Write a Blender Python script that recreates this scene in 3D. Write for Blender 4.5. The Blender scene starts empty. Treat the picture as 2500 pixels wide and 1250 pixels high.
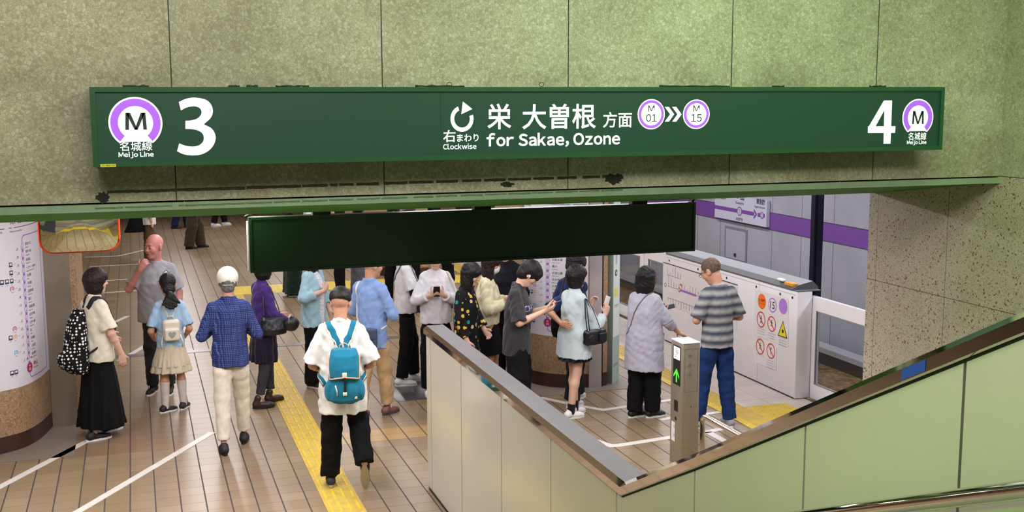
import bpy, bmesh, math, random
import numpy as np
from mathutils import Vector, Matrix
SC = bpy.context.scene
COL = SC.collection
R_ = math.radians
random.seed(7)

# ------------------------------------------------------------------ camera, world, lights, exposure
CAM_H = 3.32
F_PX = 2787.6
def cam_rot(pi=.138397728, ro=-.00289, ya=-.319281):
    c, s = math.cos, math.sin
    Ry = np.array([[c(ya), s(ya), 0], [-s(ya), c(ya), 0], [0, 0, 1]])
    B = np.array([[1, 0, 0], [0, 0, -1], [0, 1, 0]], float)
    Rp = np.array([[1, 0, 0], [0, c(pi), -s(pi)], [0, s(pi), c(pi)]])
    Rr = np.array([[c(ro), -s(ro), 0], [s(ro), c(ro), 0], [0, 0, 1]])
    return Rr @ Rp @ B @ Ry
CR = cam_rot()
cam_data = bpy.data.cameras.new('camera')
cam = bpy.data.objects.new('camera', cam_data)
COL.objects.link(cam)
m4 = Matrix.Identity(4)
for i in range(3):
    m4[i][0] = CR[0][i]; m4[i][1] = -CR[1][i]; m4[i][2] = -CR[2][i]
m4[2][3] = CAM_H
cam.matrix_world = m4
cam_data.sensor_width = 36
cam_data.lens = F_PX / 2500 * 36
cam_data.clip_end = 200
SC.camera = cam

W = bpy.data.worlds.new('world'); SC.world = W
W.use_nodes = True
W.node_tree.nodes['Background'].inputs[0].default_value = (.80, .86, 1, 1)
W.node_tree.nodes['Background'].inputs[1].default_value = .06
SC.view_settings.view_transform = 'Standard'
SC.view_settings.look = 'None'
SC.view_settings.gamma = 1
SC.view_settings.use_curve_mapping = False
SC.view_settings.exposure = 0.0
SC.cycles.max_bounces = 6
SC.cycles.diffuse_bounces = 3
SC.cycles.glossy_bounces = 4
SC.cycles.transmission_bounces = 6
SC.cycles.caustics_reflective = False
SC.cycles.caustics_refractive = False
SC.cycles.sample_clamp_indirect = 6
SC.cycles.use_denoising = True

def area(name, loc, sx, sy, power, col, rot=(0, 0, 0)):
    l = bpy.data.lights.new(name, 'AREA'); l.shape = 'RECTANGLE'
    l.size = sx; l.size_y = sy; l.energy = power; l.color = col
    o = bpy.data.objects.new(name, l); COL.objects.link(o)
    o.location = loc; o.rotation_euler = rot
    return o
# platform ceiling: rows of fluorescent tubes running along the track, and added fills by the balustrade
WHITE = (1, .96, .97)
for x, p in ((-4.2, 150), (.95, 300), (3.3, 230), (5.75, 260)):
    area('fluorescent_and_fill_light', (x, 20, 2.84), .14, 22, p, WHITE)
area('fluorescent_and_fill_light', (-1.2, 8.6, 2.84), .3, 3.6, 75, WHITE)  # fill added to brighten the balustrade panels from their left
area('fluorescent_and_fill_light', (.5, 7.9, 2.84), .14, 2.2, 72, WHITE)  # another added fill, lifts the level run of balustrade panels
area('fluorescent_and_fill_light', (3.4, 8.4, 2.84), 3.0, .22, 112, WHITE)
area('track_side_light', (8.6, 13, 3.3), .3, 16, 330, (.93, .92, 1))
# stair hall: an added green fill, then yellow-green tinted lamps on the high ceiling behind and beside the viewer
gl = area('green_panel_fill', (-1.9, 2.6, 3.0), .4, 1.2, 17, (.40, 1, .22), (0, R_(-68), 0)); gl.data.spread = R_(95)  # unseen green fill added to tint the rising balustrade panels
area('stair_hall_lamp', (.2, 2.4, 4.9), 2.2, 1.0, 150, (1, .98, .85), (R_(32), 0, 0))
area('stair_hall_lamp', (3.2, 3.6, 4.9), 1.2, .6, 48, (.50, 1, .40), (R_(28), 0, 0))
area('stair_hall_lamp', (3.6, 1.4, 4.9), 1.2, .8, 108, (.96, 1, .82), (R_(25), 0, 0))

# ------------------------------------------------------------------ pixel -> world helpers (frame 2500 x 1250)
CAMP = np.array([0, 0, CAM_H])
def ray(px, py):
    return CR.T @ np.array([(px - 1250) / F_PX, (py - 625) / F_PX, 1.])
def gz(px, py, z=0.):
    d = ray(px, py); return Vector(CAMP + d * (z - CAM_H) / d[2])
def gy(px, py, y):
    d = ray(px, py); return Vector(CAMP + d * y / d[1])
def gx(px, py, x):
    d = ray(px, py); return Vector(CAMP + d * x / d[0])

# ------------------------------------------------------------------ materials
class NT:
    def __init__(s, name):
        s.m = bpy.data.materials.new(name); s.m.use_nodes = True
        s.t = s.m.node_tree; s.n = s.t.nodes; s.b = s.n['Principled BSDF']
    def node(s, typ, **kw):
        nd = s.n.new(typ)
        for k, v in kw.items():
            if k in ('operation', 'blend_type', 'data_type', 'feature', 'noise_dimensions', 'voronoi_dimensions', 'distance', 'wave_type', 'bands_direction', 'interpolation_type', 'mode'):
                setattr(nd, k, v)
            elif k.startswith('i'):
                s.put(nd.inputs[int(k[1:])], v)
            else:
                s.put(nd.inputs[k.replace('_', ' ')], v)
        return nd
    def put(s, sock, v):
        if isinstance(v, bpy.types.NodeSocket): s.t.links.new(v, sock)
        elif isinstance(v, bpy.types.Node): s.t.links.new(v.outputs[0], sock)
        elif isinstance(v, (tuple, list)) and len(v) == 3 and sock.type == 'RGBA': sock.default_value = (*v, 1)
        else: sock.default_value = v
    def coord(s):
        return s.node('ShaderNodeTexCoord').outputs['Object']
    def sep(s, v):
        return s.node('ShaderNodeSeparateXYZ', i0=v).outputs
    def M(s, op, a, b=0., c=0.):
        return s.node('ShaderNodeMath', operation=op, i0=a, i1=b, i2=c).outputs[0]
    def mix(s, f, a, b, mode='MIX'):
        nd = s.n.new('ShaderNodeMixRGB'); nd.blend_type = mode
        s.put(nd.inputs[0], f); s.put(nd.inputs[1], a); s.put(nd.inputs[2], b)
        return nd.outputs[0]
    def noise(s, scale, detail=3, rough=.6, vec=None):
        nd = s.node('ShaderNodeTexNoise', Scale=scale, Detail=detail, Roughness=rough)
        s.put(nd.inputs['Vector'], vec if vec is not None else s.coord())
        return nd.outputs[0]
    def ramp(s, f, stops, interp='LINEAR'):
        nd = s.n.new('ShaderNodeValToRGB'); s.put(nd.inputs[0], f)
        cr = nd.color_ramp; cr.interpolation = interp
        while len(cr.elements) < len(stops): cr.elements.new(.5)
        for e, (p, c) in zip(cr.elements, stops):
            e.position = p; e.color = (*c, 1) if len(c) == 3 else c
        return nd.outputs[0]
    def bump(s, h, strength=.2, dist=.01):
        nd = s.node('ShaderNodeBump', Strength=strength, Distance=dist); s.put(nd.inputs['Height'], h)
        s.put(s.b.inputs['Normal'], nd.outputs[0])
    def set(s, **kw):
        for k, v in kw.items(): s.put(s.b.inputs[k.replace('_', ' ')], v)
        return s

def lin(c):
    return tuple(((x / 255) / 12.92 if x / 255 <= .04045 else ((x / 255 + .055) / 1.055) ** 2.4) for x in c)
MC = {}
def mat(name, rgb, rough=.6, metal=0., var=0., vs=6., bump=0., bs=60., emit=0., spec=.5, coat=0., sheen=0.):
    """plain procedural surface: rgb is 0-255 display colour, var = mottling"""
    if name in MC: return MC[name]
    t = NT(name); c = lin(rgb)
    t.set(Roughness=rough, Metallic=metal)
    t.b.inputs['Specular IOR Level'].default_value = spec
    if coat: t.b.inputs['Coat Weight'].default_value = coat; t.b.inputs['Coat Roughness'].default_value = .08
    if sheen: t.b.inputs['Sheen Weight'].default_value = sheen
    if var:
        f = t.noise(vs, 4)
        d = tuple(max(0, x * (1 - var)) for x in c); l = tuple(min(1, x * (1 + var)) for x in c)
        t.set(Base_Color=t.ramp(f, [(.3, d), (.7, l)]))
    else: t.set(Base_Color=c)
    if bump: t.bump(t.noise(bs, 3), bump, .01)
    if emit:
        t.set(Emission_Color=c); t.b.inputs['Emission Strength'].default_value = emit
    MC[name] = t.m
    return t.m

def terrazzo(name, base, chip1, chip2, chip3, scale=90, rough=.45, stain=.25, joints=None, axis=0, dens=.5, spec=.4):
    t = NT(name); co = t.coord()
    v = t.node('ShaderNodeTexVoronoi', feature='F1', Scale=scale, Vector=co)
    v2 = t.node('ShaderNodeTexVoronoi', feature='F1', Scale=scale * 2.3, Vector=co)
    edge = t.node('ShaderNodeTexVoronoi', feature='DISTANCE_TO_EDGE', Scale=scale, Vector=co)
    rnd = t.sep(v.outputs['Color'])[0]
    cc = t.ramp(rnd, [(0, lin(base)), (dens, lin(chip1)), (dens + (1 - dens) * .45, lin(chip2)), (dens + (1 - dens) * .8, lin(chip3))], 'CONSTANT')
    inner = t.ramp(edge.outputs[0], [(.02, (0, 0, 0)), (.10, (1, 1, 1))])
    c = t.mix(inner, tuple(q * .78 for q in lin(base)), cc)
    small = t.M('GREATER_THAN', t.sep(v2.outputs['Color'])[1], .9)
    c = t.mix(t.M('MULTIPLY', small, .75), c, lin(chip3))
    n = t.noise(1.3, 5, .62)
    c = t.mix(stain, c, t.ramp(n, [(.35, (.35, .33, .27)), (.62, (1, 1, 1))]), 'MULTIPLY')
    if joints:
        x = t.sep(co)[axis]
        for j, w in joints:
            k = t.M('LESS_THAN', t.M('ABSOLUTE', t.M('SUBTRACT', x, j)), w)
            c = t.mix(k, c, (.02, .022, .018))
    t.set(Base_Color=c, Roughness=rough); t.b.inputs['Specular IOR Level'].default_value = spec
    t.bump(edge.outputs[0], .12, .003)
    MC[name] = t.m
    return t.m

# ------------------------------------------------------------------ mesh helpers
def obj(name, me, parent=None, m=None, loc=None):
    o = bpy.data.objects.new(name, me); COL.objects.link(o)
    if m is not None:
        for q in (m if isinstance(m, (list, tuple)) else [m]): me.materials.append(q)
    if parent: o.parent = parent
    if loc: o.location = loc
    return o
def tag(o, label=None, cat=None, group=None, kind=None):
    if label: o['label'] = label
    if cat: o['category'] = cat
    if group: o['group'] = group
    if kind: o['kind'] = kind
    return o
def thing(name, label, cat, loc=(0, 0, 0), rz=0., group=None):
    o = bpy.data.objects.new(name, None); COL.objects.link(o)
    o.empty_display_size = .1
    o.location = loc; o.rotation_euler = (0, 0, rz)
    return tag(o, label, cat, group)

class MB:
    """collects shapes, builds ONE mesh object"""
    def __init__(s): s.v = []; s.f = []; s.mi = []; s.sm = []
    def add(s, vs, fs, mi=0, smooth=False):
        b = len(s.v); s.v += [tuple(v) for v in vs]
        s.f += [tuple(b + i for i in f) for f in fs]; s.mi += [mi] * len(fs); s.sm += [smooth] * len(fs)
        return s
    def box(s, lo, hi, mi=0, M=None):
        x0, y0, z0 = lo; x1, y1, z1 = hi
        vs = [(x0, y0, z0), (x1, y0, z0), (x1, y1, z0), (x0, y1, z0), (x0, y0, z1), (x1, y0, z1), (x1, y1, z1), (x0, y1, z1)]
        if M is not None: vs = [M @ Vector(v) for v in vs]
        return s.add(vs, [(0, 3, 2, 1), (4, 5, 6, 7), (0, 1, 5, 4), (1, 2, 6, 5), (2, 3, 7, 6), (3, 0, 4, 7)], mi)
    def rbox(s, lo, hi, r=.01, mi=0, M=None, seg=2):
        bm = bmesh.new(); bmesh.ops.create_cube(bm, size=1)
        for v in bm.verts:
            v.co = Vector([lo[i] + (v.co[i] + .5) * (hi[i] - lo[i]) for i in range(3)])
        bmesh.ops.bevel(bm, geom=bm.edges[:] + bm.verts[:], offset=r, segments=seg, affect='EDGES', profile=.5)
        vs = [v.co.copy() for v in bm.verts]
        if M is not None: vs = [M @ v for v in vs]
        s.add(vs, [[v.index for v in f.verts] for f in bm.faces], mi, True); bm.free(); return s
    def prism(s, poly, axis, a, b, mi=0, smooth=False):
        """poly = 2D points (ccw), extruded along axis from a to b"""
        n = len(poly)
        def p3(p, t):
            return {0: (t, p[0], p[1]), 1: (p[0], t, p[1]), 2: (p[0], p[1], t)}[axis]
        vs = [p3(p, a) for p in poly] + [p3(p, b) for p in poly]
        fs = [(i, (i + 1) % n, (i + 1) % n + n, i + n) for i in range(n)]
        s.add(vs, fs, mi, smooth)
        return s.add(vs, [tuple(range(n))[::-1], tuple(range(n, 2 * n))], mi)
    def tube(s, path, r, seg=10, mi=0, flat=None, up=(0, 0, 1), cap=True):
        """sweep an ellipse (r across, r*flat along the reference normal); r may be a list; up may be a list of normals"""
        P = [Vector(p) for p in path]; n = len(P); rings = []
        for i in range(n):
            t = (P[min(i + 1, n - 1)] - P[max(i - 1, 0)]).normalized()
            u = Vector(up[i] if isinstance(up[0], (tuple, list, Vector, np.ndarray)) else up)
            if abs(t.dot(u.normalized())) > .97: u = Vector((1, 0, 0)) if abs(t.x) < .9 else Vector((0, 1, 0))
            a = t.cross(u).normalized(); b = a.cross(t).normalized()
            ri = r[i] if isinstance(r, (list, tuple)) else r
            rb = ri * (flat if flat else 1)
            rings.append([P[i] + a * ri * math.cos(2 * math.pi * k / seg) + b * rb * math.sin(2 * math.pi * k / seg) for k in range(seg)])
        vs = [v for rg in rings for v in rg]
        fs = [(i * seg + k, i * seg + (k + 1) % seg, (i + 1) * seg + (k + 1) % seg, (i + 1) * seg + k) for i in range(n - 1) for k in range(seg)]
        if cap: fs += [tuple(range(seg))[::-1], tuple((n - 1) * seg + k for k in range(seg))]
        return s.add(vs, fs, mi, True)
    def lathe(s, prof, c=(0, 0, 0), seg=24, mi=0, a0=0, a1=2 * math.pi):
        full = abs(a1 - a0 - 2 * math.pi) < 1e-6; m = seg if full else seg + 1
        vs = []
        for r, z in prof:
            for k in range(m):
                a = a0 + (a1 - a0) * k / seg; vs.append((c[0] + r * math.cos(a), c[1] + r * math.sin(a), c[2] + z))
        fs = [(i * m + k, i * m + (k + 1) % m, (i + 1) * m + (k + 1) % m, (i + 1) * m + k) for i in range(len(prof) - 1) for k in range(m if full else seg)]
        return s.add(vs, fs, mi, True)
    def build(s, name, m=None, parent=None, loc=None, fix=True):
        me = bpy.data.meshes.new(name); me.from_pydata(s.v, [], s.f)
        me.polygons.foreach_set('material_index', s.mi); me.polygons.foreach_set('use_smooth', s.sm)
        if fix:
            bm = bmesh.new(); bm.from_mesh(me); bmesh.ops.recalc_face_normals(bm, faces=bm.faces); bm.to_mesh(me); bm.free()
        me.update()
        return obj(name, me, parent, m, loc)
def path_spline(pts, n=8):
    P = [Vector(p) for p in pts]; P = [P[0] * 2 - P[1]] + P + [P[-1] * 2 - P[-2]]; out = []
    for i in range(1, len(P) - 2):
        for k in range(n):
            t = k / n; a, b, c, d = P[i - 1:i + 3]
            out.append(.5 * ((2 * b) + (c - a) * t + (2 * a - 5 * b + 4 * c - d) * t * t + (3 * b - a - 3 * c + d) * t ** 3))
    return out + [P[-2]]

class Flat:
    """2-D artwork (lettering, rings, bars) on thin layers, mapped by fn(u, v, h) into 3-D, one mesh"""
    def __init__(s, fn): s.fn = fn; s.mb = MB()
    def poly(s, pts, mi, h):
        s.mb.add([s.fn(u, v, h) for u, v in pts], [tuple(range(len(pts)))], mi)
    def rect(s, u0, v0, u1, v1, mi, h, n=1):
        for k in range(n):
            a = u0 + (u1 - u0) * k / n; b = u0 + (u1 - u0) * (k + 1) / n
            s.poly([(a, v0), (b, v0), (b, v1), (a, v1)], mi, h)
    def disc(s, u, v, r, mi, h, ry=None, n=32):
        ry = ry or r
        s.poly([(u + r * math.cos(2 * math.pi * k / n), v + ry * math.sin(2 * math.pi * k / n)) for k in range(n)], mi, h)
    def ring(s, u, v, r0, r1, mi, h, a0=0, a1=360, n=32, yr=1.):
        for k in range(n):
            a = R_(a0 + (a1 - a0) * k / n); b = R_(a0 + (a1 - a0) * (k + 1) / n)
            s.poly([(u + r0 * math.cos(a), v + r0 * yr * math.sin(a)), (u + r1 * math.cos(a), v + r1 * yr * math.sin(a)), (u + r1 * math.cos(b), v + r1 * yr * math.sin(b)), (u + r0 * math.cos(b), v + r0 * yr * math.sin(b))], mi, h)
    def line(s, pts, w, mi, h):
        for (a, b), (c, d) in zip(pts, pts[1:]):
            L = math.hypot(c - a, d - b) or 1; nx, ny = -(d - b) / L * w / 2, (c - a) / L * w / 2
            s.poly([(a - nx, b - ny), (c - nx, d - ny), (c + nx, d + ny), (a + nx, b + ny)], mi, h)
    def text(s, txt, u, v, size, mi, h, align='LEFT', bold=0., width=None, height=None, shear=0., spacing=1.):
        """baseline left/centre at (u,v); width/height stretch the lettering to an exact box"""
        cu = bpy.data.curves.new('t', 'FONT'); cu.body = txt; cu.size = size; cu.offset = bold * size
        cu.align_x = 'LEFT'; cu.resolution_u = 3; cu.shear = shear; cu.space_character = spacing
        o = bpy.data.objects.new('t', cu); COL.objects.link(o)
        dg = bpy.context.evaluated_depsgraph_get(); me = bpy.data.meshes.new_from_object(o.evaluated_get(dg))
        vs = [(p.co.x, p.co.y) for p in me.vertices]
        fs = [tuple(p.vertices) for p in me.polygons]
        bpy.data.objects.remove(o); bpy.data.curves.remove(cu); bpy.data.meshes.remove(me)
        if not vs: return
        x0 = min(p[0] for p in vs); x1 = max(p[0] for p in vs); y0 = min(p[1] for p in vs); y1 = max(p[1] for p in vs)
        sx = width / (x1 - x0) if width else 1; sy = height / (y1 - y0) if height else (sx if width else 1)
        if height and not width: sx = sy
        W_ = (x1 - x0) * sx
        du = {'LEFT': 0, 'CENTER': -W_ / 2, 'RIGHT': -W_}[align]
        yb = y0 if height else 0
        s.mb.add([s.fn(u + du + (x - x0) * sx, v + (y - yb) * sy, h) for x, y in vs], fs, mi)
    def htext(s, txt, u, v, mi, h, width, height, bold=0., gap=.06):
        """lettering packed glyph by glyph from the wide forms, stretched to an exact box (v = bottom of the box)"""
        V = []; F = []; x = 0
        for ch in txt:
            if ch == ' ': x += .24; continue
            tmp = Flat(lambda a, b, c: (a, b, c)); tmp.text(chr(ord(ch) + 0xFEE0), 0, 0, 1, 0, 0, bold=bold)
            vs = tmp.mb.v; x0 = min(p[0] for p in vs); x1 = max(p[0] for p in vs); b = len(V)
            V += [(p[0] - x0 + x, p[1]) for p in vs]; F += [tuple(b + i for i in f) for f in tmp.mb.f]; x += x1 - x0 + gap
        x1 = max(p[0] for p in V); y0 = min(p[1] for p in V); y1 = max(p[1] for p in V)
        s.mb.add([s.fn(u + p[0] / x1 * width, v + (p[1] - y0) / (y1 - y0) * height, h) for p in V], F, mi)
    def build(s, name, m, parent=None): return s.mb.build(name, m, parent, fix=False)
# ------------------------------------------------------------------ the setting
# floor tiles 0.2 m, laid along the track
TW = .1997
X0T = -.156
def floor_mat():
    t = NT('glazed_floor_tiles'); co = t.coord(); x, y, z = t.sep(co)
    u = t.M('DIVIDE', t.M('SUBTRACT', x, X0T), TW); v = t.M('DIVIDE', t.M('SUBTRACT', y, .055), TW)
    fu = t.M('FRACT', u); fv = t.M('FRACT', v); iu = t.M('FLOOR', u); iv = t.M('FLOOR', v)
    eu = t.M('MINIMUM', fu, t.M('SUBTRACT', 1., fu)); ev = t.M('MINIMUM', fv, t.M('SUBTRACT', 1., fv))
    cell = t.node('ShaderNodeCombineXYZ', i0=iu, i1=iv).outputs[0]
    wn = t.node('ShaderNodeTexWhiteNoise', Vector=cell).outputs[0]
    c = t.ramp(wn, [(0, lin((129, 109, 83))), (.25, lin((136, 116, 88))), (.5, lin((141, 121, 95))), (.75, lin((133, 111, 87))), (1, lin((145, 126, 97)))])
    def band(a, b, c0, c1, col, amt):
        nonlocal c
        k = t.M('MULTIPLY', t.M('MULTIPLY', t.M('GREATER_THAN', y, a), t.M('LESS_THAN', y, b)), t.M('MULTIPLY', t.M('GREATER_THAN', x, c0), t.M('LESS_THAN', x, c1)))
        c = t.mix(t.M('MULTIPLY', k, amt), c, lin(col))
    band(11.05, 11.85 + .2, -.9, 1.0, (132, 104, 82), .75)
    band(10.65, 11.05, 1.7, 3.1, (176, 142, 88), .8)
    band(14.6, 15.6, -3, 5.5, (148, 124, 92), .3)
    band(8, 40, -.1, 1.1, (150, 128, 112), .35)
    n = t.noise(.7, 4, .6); c = t.mix(.35, c, t.ramp(n, [(.3, (.62, .58, .54)), (.65, (1, 1, 1))]), 'MULTIPLY')
    gu = t.M('LESS_THAN', eu, .030); gv = t.M('LESS_THAN', ev, .013)
    c = t.mix(t.M('MULTIPLY', gv, .8), c, lin((88, 72, 62)))
    c = t.mix(gu, c, lin((62, 52, 50)))
    g = t.M('MAXIMUM', gu, gv)
    t.set(Base_Color=c, Roughness=t.M('ADD', .36, t.M('MULTIPLY', g, .4)))
    t.b.inputs['Specular IOR Level'].default_value = .6
    h = t.M('SUBTRACT', 1., g)
    h = t.M('ADD', h, t.M('MULTIPLY', t.noise(9, 2), .25))
    t.bump(h, .25, .002)
    return t.m
M_floor = floor_mat()
EDGE = 6.80
o = MB().box((-9, 4.9, -.2), (EDGE + .12, 46, 0)).build('floor', M_floor); tag(o, kind='structure')
# pale stone strip in front of the platform doors
t = NT('pale_platform_stone'); x, y, z = t.sep(t.coord())
j = t.M('LESS_THAN', t.M('FRACT', t.M('DIVIDE', y, .6)), .012); j2 = t.M('LESS_THAN', t.M('ABSOLUTE', t.M('SUBTRACT', x, 6.45)), .004)
t.set(Base_Color=t.mix(t.M('MAXIMUM', j, j2), t.ramp(t.noise(3, 4), [(.3, lin((186, 174, 170))), (.7, lin((204, 194, 190)))]), lin((140, 128, 126))), Roughness=.35)
o = MB().box((6.12, 4.9, 0), (EDGE + .12, 46, .006)).build('floor_edge_stone', t.m); tag(o, kind='structure')
# small brass-coloured grout line beside the warning tiles
M_lemon = mat('yellow_resin', (206, 178, 52), .42, var=.12, vs=9, bump=.1)
M_lemon2 = mat('worn_yellow_resin', (188, 158, 66), .5, var=.18, vs=12, bump=.1)

# wall and beam cladding
joints = [(x, .0028) for x in (-.80, .183, 1.171, 2.142, 3.085, 4.006)]
M_beam = terrazzo('green_grey_terrazzo', (186, 180, 158), (198, 190, 170), (172, 164, 140), (206, 200, 184), scale=62, rough=.5, stain=.5, joints=joints)
def grime_and_low_tone(m):
    """dark stains above the sign, dirt specks, and a patchy darker tone low down"""
    t = m.node_tree; b = t.nodes['Principled BSDF']; src = b.inputs['Base Color'].links[0].from_socket
    q = NT.__new__(NT); q.m = m; q.t = t; q.n = t.nodes; q.b = b
    n = q.noise(38, 5, .7); k = q.M('GREATER_THAN', n, .70)
    c = q.mix(q.M('MULTIPLY', k, .8), src, (.03, .032, .02))
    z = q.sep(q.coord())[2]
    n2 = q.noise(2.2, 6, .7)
    low = q.M('MULTIPLY', q.ramp(q.M('SUBTRACT', z, 2.6), [(.35, (1, 1, 1)), (.55, (0, 0, 0))]), q.ramp(n2, [(.35, (0, 0, 0)), (.65, (1, 1, 1))]))  # patchy darker tone, strongest along the bottom of the beam
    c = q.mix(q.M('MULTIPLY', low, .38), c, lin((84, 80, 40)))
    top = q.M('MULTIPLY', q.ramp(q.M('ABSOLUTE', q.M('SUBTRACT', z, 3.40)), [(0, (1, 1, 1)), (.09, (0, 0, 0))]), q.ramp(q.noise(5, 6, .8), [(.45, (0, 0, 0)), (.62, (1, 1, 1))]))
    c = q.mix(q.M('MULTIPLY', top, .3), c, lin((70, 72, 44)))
    b.inputs['Base Color'].default_value = (1, 1, 1, 1); q.put(b.inputs['Base Color'], c)
grime_and_low_tone(M_beam)
BY = 5.55
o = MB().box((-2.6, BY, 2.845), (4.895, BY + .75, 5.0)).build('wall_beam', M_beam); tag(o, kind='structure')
# painted steel edge trim under the beam and the deeper ceiling edge behind it
M_trim = mat('pale_green_painted_steel', (138, 158, 132), .32, var=.10, vs=14, bump=.04, spec=.6)
M_trim2 = mat('green_painted_soffit_edge', (78, 150, 66), .65, var=.18, vs=5, spec=.15)
mb = MB().box((-2.6, BY - .012, 2.803), (4.895, BY + .8, 2.837))
for xx in (.215, 3.78): mb.box((xx, BY - .0135, 2.803), (xx + .004, BY - .011, 2.841))
o = mb.build('trim_1', M_trim); tag(o, kind='structure')
o = MB().prism([(BY + .02, 2.803), (6.72, 2.652), (6.78, 2.652), (6.78, 3.0), (BY + .8, 3.0)], 0, -2.6, 4.895).build('ceiling_edge', M_trim2); tag(o, kind='structure')
o = MB().box((-9, 6.6, 2.92), (4.895, 46, 3.0)).build('ceiling', mat('ceiling_panels', (200, 196, 188), .8, var=.05)); tag(o, kind='structure')
o = MB().box((4.895, 7.0, 3.45), (11.5, 46, 3.55)).build('ceiling_track', mat('dark_track_ceiling', (120, 118, 116), .9, var=.05)); tag(o, kind='structure')

# right wall, brown flecked terrazzo; upper part is the green-lit cladding
M_rw = terrazzo('pink_brown_flecked_terrazzo', (206, 190, 174), (216, 202, 188), (190, 170, 154), (134, 84, 58), scale=84, rough=.42, stain=.3, dens=.76)
def wall_joints(m, lines_z, lines_y):
    t = m.node_tree; b = t.nodes['Principled BSDF']; src = b.inputs['Base Color'].links[0].from_socket
    q = NT.__new__(NT); q.m = m; q.t = t; q.n = t.nodes; q.b = b; x, y, z = q.sep(q.coord()); c = src
    for l in lines_z: c = q.mix(q.M('LESS_THAN', q.M('ABSOLUTE', q.M('SUBTRACT', z, l)), .0022), c, lin((96, 76, 60)))
    for l in lines_y: c = q.mix(q.M('LESS_THAN', q.M('ABSOLUTE', q.M('SUBTRACT', y, l)), .002), c, lin((96, 76, 60)))
    q.put(b.inputs['Base Color'], c)
wall_joints(M_rw, [2.04], [5.05, 5.98, 6.70])
XW = 4.895
o = MB().box((XW, 2.0, -.2), (XW + .32, 6.80, 2.842)).build('wall_right', M_rw); tag(o, kind='structure')
M_ru = terrazzo('grey_green_terrazzo', (186, 180, 162), (196, 190, 172), (172, 164, 144), (204, 198, 184), scale=62, rough=.5, stain=.4)
o = MB().box((XW, 2.0, 2.846), (XW + .32, 5.60, 5.0)).box((XW, 5.60, 2.846), (XW + .32, 6.80, 5.0)).build('wall_right_upper', M_ru); tag(o, kind='structure')

# stair hall: stairs, landing, left wall, back wall, high ceiling
M_step = mat('stair_granite', (150, 146, 136), .5, var=.1, vs=20)
mb = MB()
for k in range(11):
    y1 = 4.95 - k * .30; mb.box((-1.6, y1 - .32, -.2), (2.25, y1, .15 * (k + 1)))
mb.box((-1.6, -4, -.2), (2.25, 1.66, 1.65))
o = mb.build('floor_stairs', M_step); tag(o, kind='structure')
M_hall = mat('stair_hall_plaster', (176, 182, 152), .8, var=.08)
o = MB().box((-2.8, -4, -.2), (-2.6, 6.3, 5.0)).build('wall_left', M_hall); tag(o, kind='structure')
o = MB().box((-2.8, -4.2, -.2), (5.3, -4, 5.0)).build('wall_back', M_hall); tag(o, kind='structure')
o = MB().box((-2.8, -4.2, 5.0), (5.3, 6.4, 5.1)).build('ceiling_stairs', M_hall); tag(o, kind='structure')

# track side
XT = 10.6
M_tw = NT('pale_grey_wall_panels'); t = M_tw; x, y, z = t.sep(t.coord())
c = t.ramp(t.noise(1.2, 4), [(.3, lin((164, 163, 172))), (.7, lin((178, 177, 186)))])
fr = t.M('FRACT', t.M('DIVIDE', t.M('SUBTRACT', y, 17.49), .93))
c = t.mix(t.M('LESS_THAN', fr, .014), c, lin((92, 92, 104)))
t.set(Base_Color=c, Roughness=.4)
o = MB().box((XT, 4, -1.2), (XT + .2, 46, 3.5)).build('wall_track', M_tw.m); tag(o, kind='structure')
zt = gx(2010, 545, XT).z
M_pur = mat('purple_wall_band', (122, 74, 158), .45, var=.05)
za, zb = gx(2121, 562.8, XT).z, gx(2121, 608.4, XT).z
o = MB().box((XT - .006, 4, zb), (XT + .01, 46, za)).box((XT - .010, 4, zb - .012), (XT, 46, zb), 1).box((XT - .010, 4, za), (XT, 46, za + .012), 1).build('trim_2', [M_pur, mat('dark_seam', (78, 70, 92), .6)]); tag(o, kind='structure')
# access hatch in the wall panels
a = gx(1768, 700, XT); b = gx(1822, 700, XT)
o = MB()
y1, y0 = a.y, b.y; hz1 = gx(1770, 550, XT).z; hz0 = gx(1818, 645, XT).z
o.box((XT - .012, y0, hz0), (XT, y1, hz1), 0).box((XT - .016, y0 + .05, hz0 + .05), (XT - .011, y1 - .05, hz1 - .05), 1).box((XT - .03, (y0 + y1) / 2 - .04, hz0 + .1), (XT - .015, (y0 + y1) / 2 + .03, hz0 + .16), 2)
o = o.build('wall_hatch', [mat('hatch_rim', (128, 126, 138), .5), mat('hatch_face', (176, 175, 186), .4), mat('hatch_latch', (60, 60, 66), .4)]); tag(o, kind='structure')
M_bed = NT('track_bed'); t = M_bed
t.set(Base_Color=t.ramp(t.noise(12, 6, .7), [(.35, lin((58, 44, 32))), (.55, lin((118, 90, 54))), (.75, lin((168, 138, 84)))]), Roughness=.8)
o = MB().box((EDGE + .12, 4, -1.3), (XT, 46, -.88)).build('floor_track', M_bed.m); tag(o, kind='structure')
# rails and the pale cable trough along the far wall
M_rail = mat('dark_rail_steel', (52, 46, 42), .4, .7)
for xr in (7.9, 8.97):
    o = MB().prism([(xr - .07, -.88), (xr + .07, -.88), (xr + .02, -.85), (xr + .035, -.73), (xr - .035, -.73), (xr - .02, -.85)], 1, 4.2, 45)
    o = o.build('running_rail', M_rail)
    tag(o, 'dark steel running rail %s in the track pit' % ('nearer the platform edge' if xr < 8 else 'farther from the platform edge'), 'rail')
o = MB().box((10.2, 4.2, -.88), (10.45, 45, -.70), 1).box((10.2, 4.2, -.70), (10.45, 45, -.62), 0).build('cable_trough', [mat('pale_trough', (168, 166, 168), .5), mat('dark_trough_side', (52, 50, 50), .6)])
tag(o, 'long pale cable trough lying along the far side of the tracks', 'cable trough')
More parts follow.
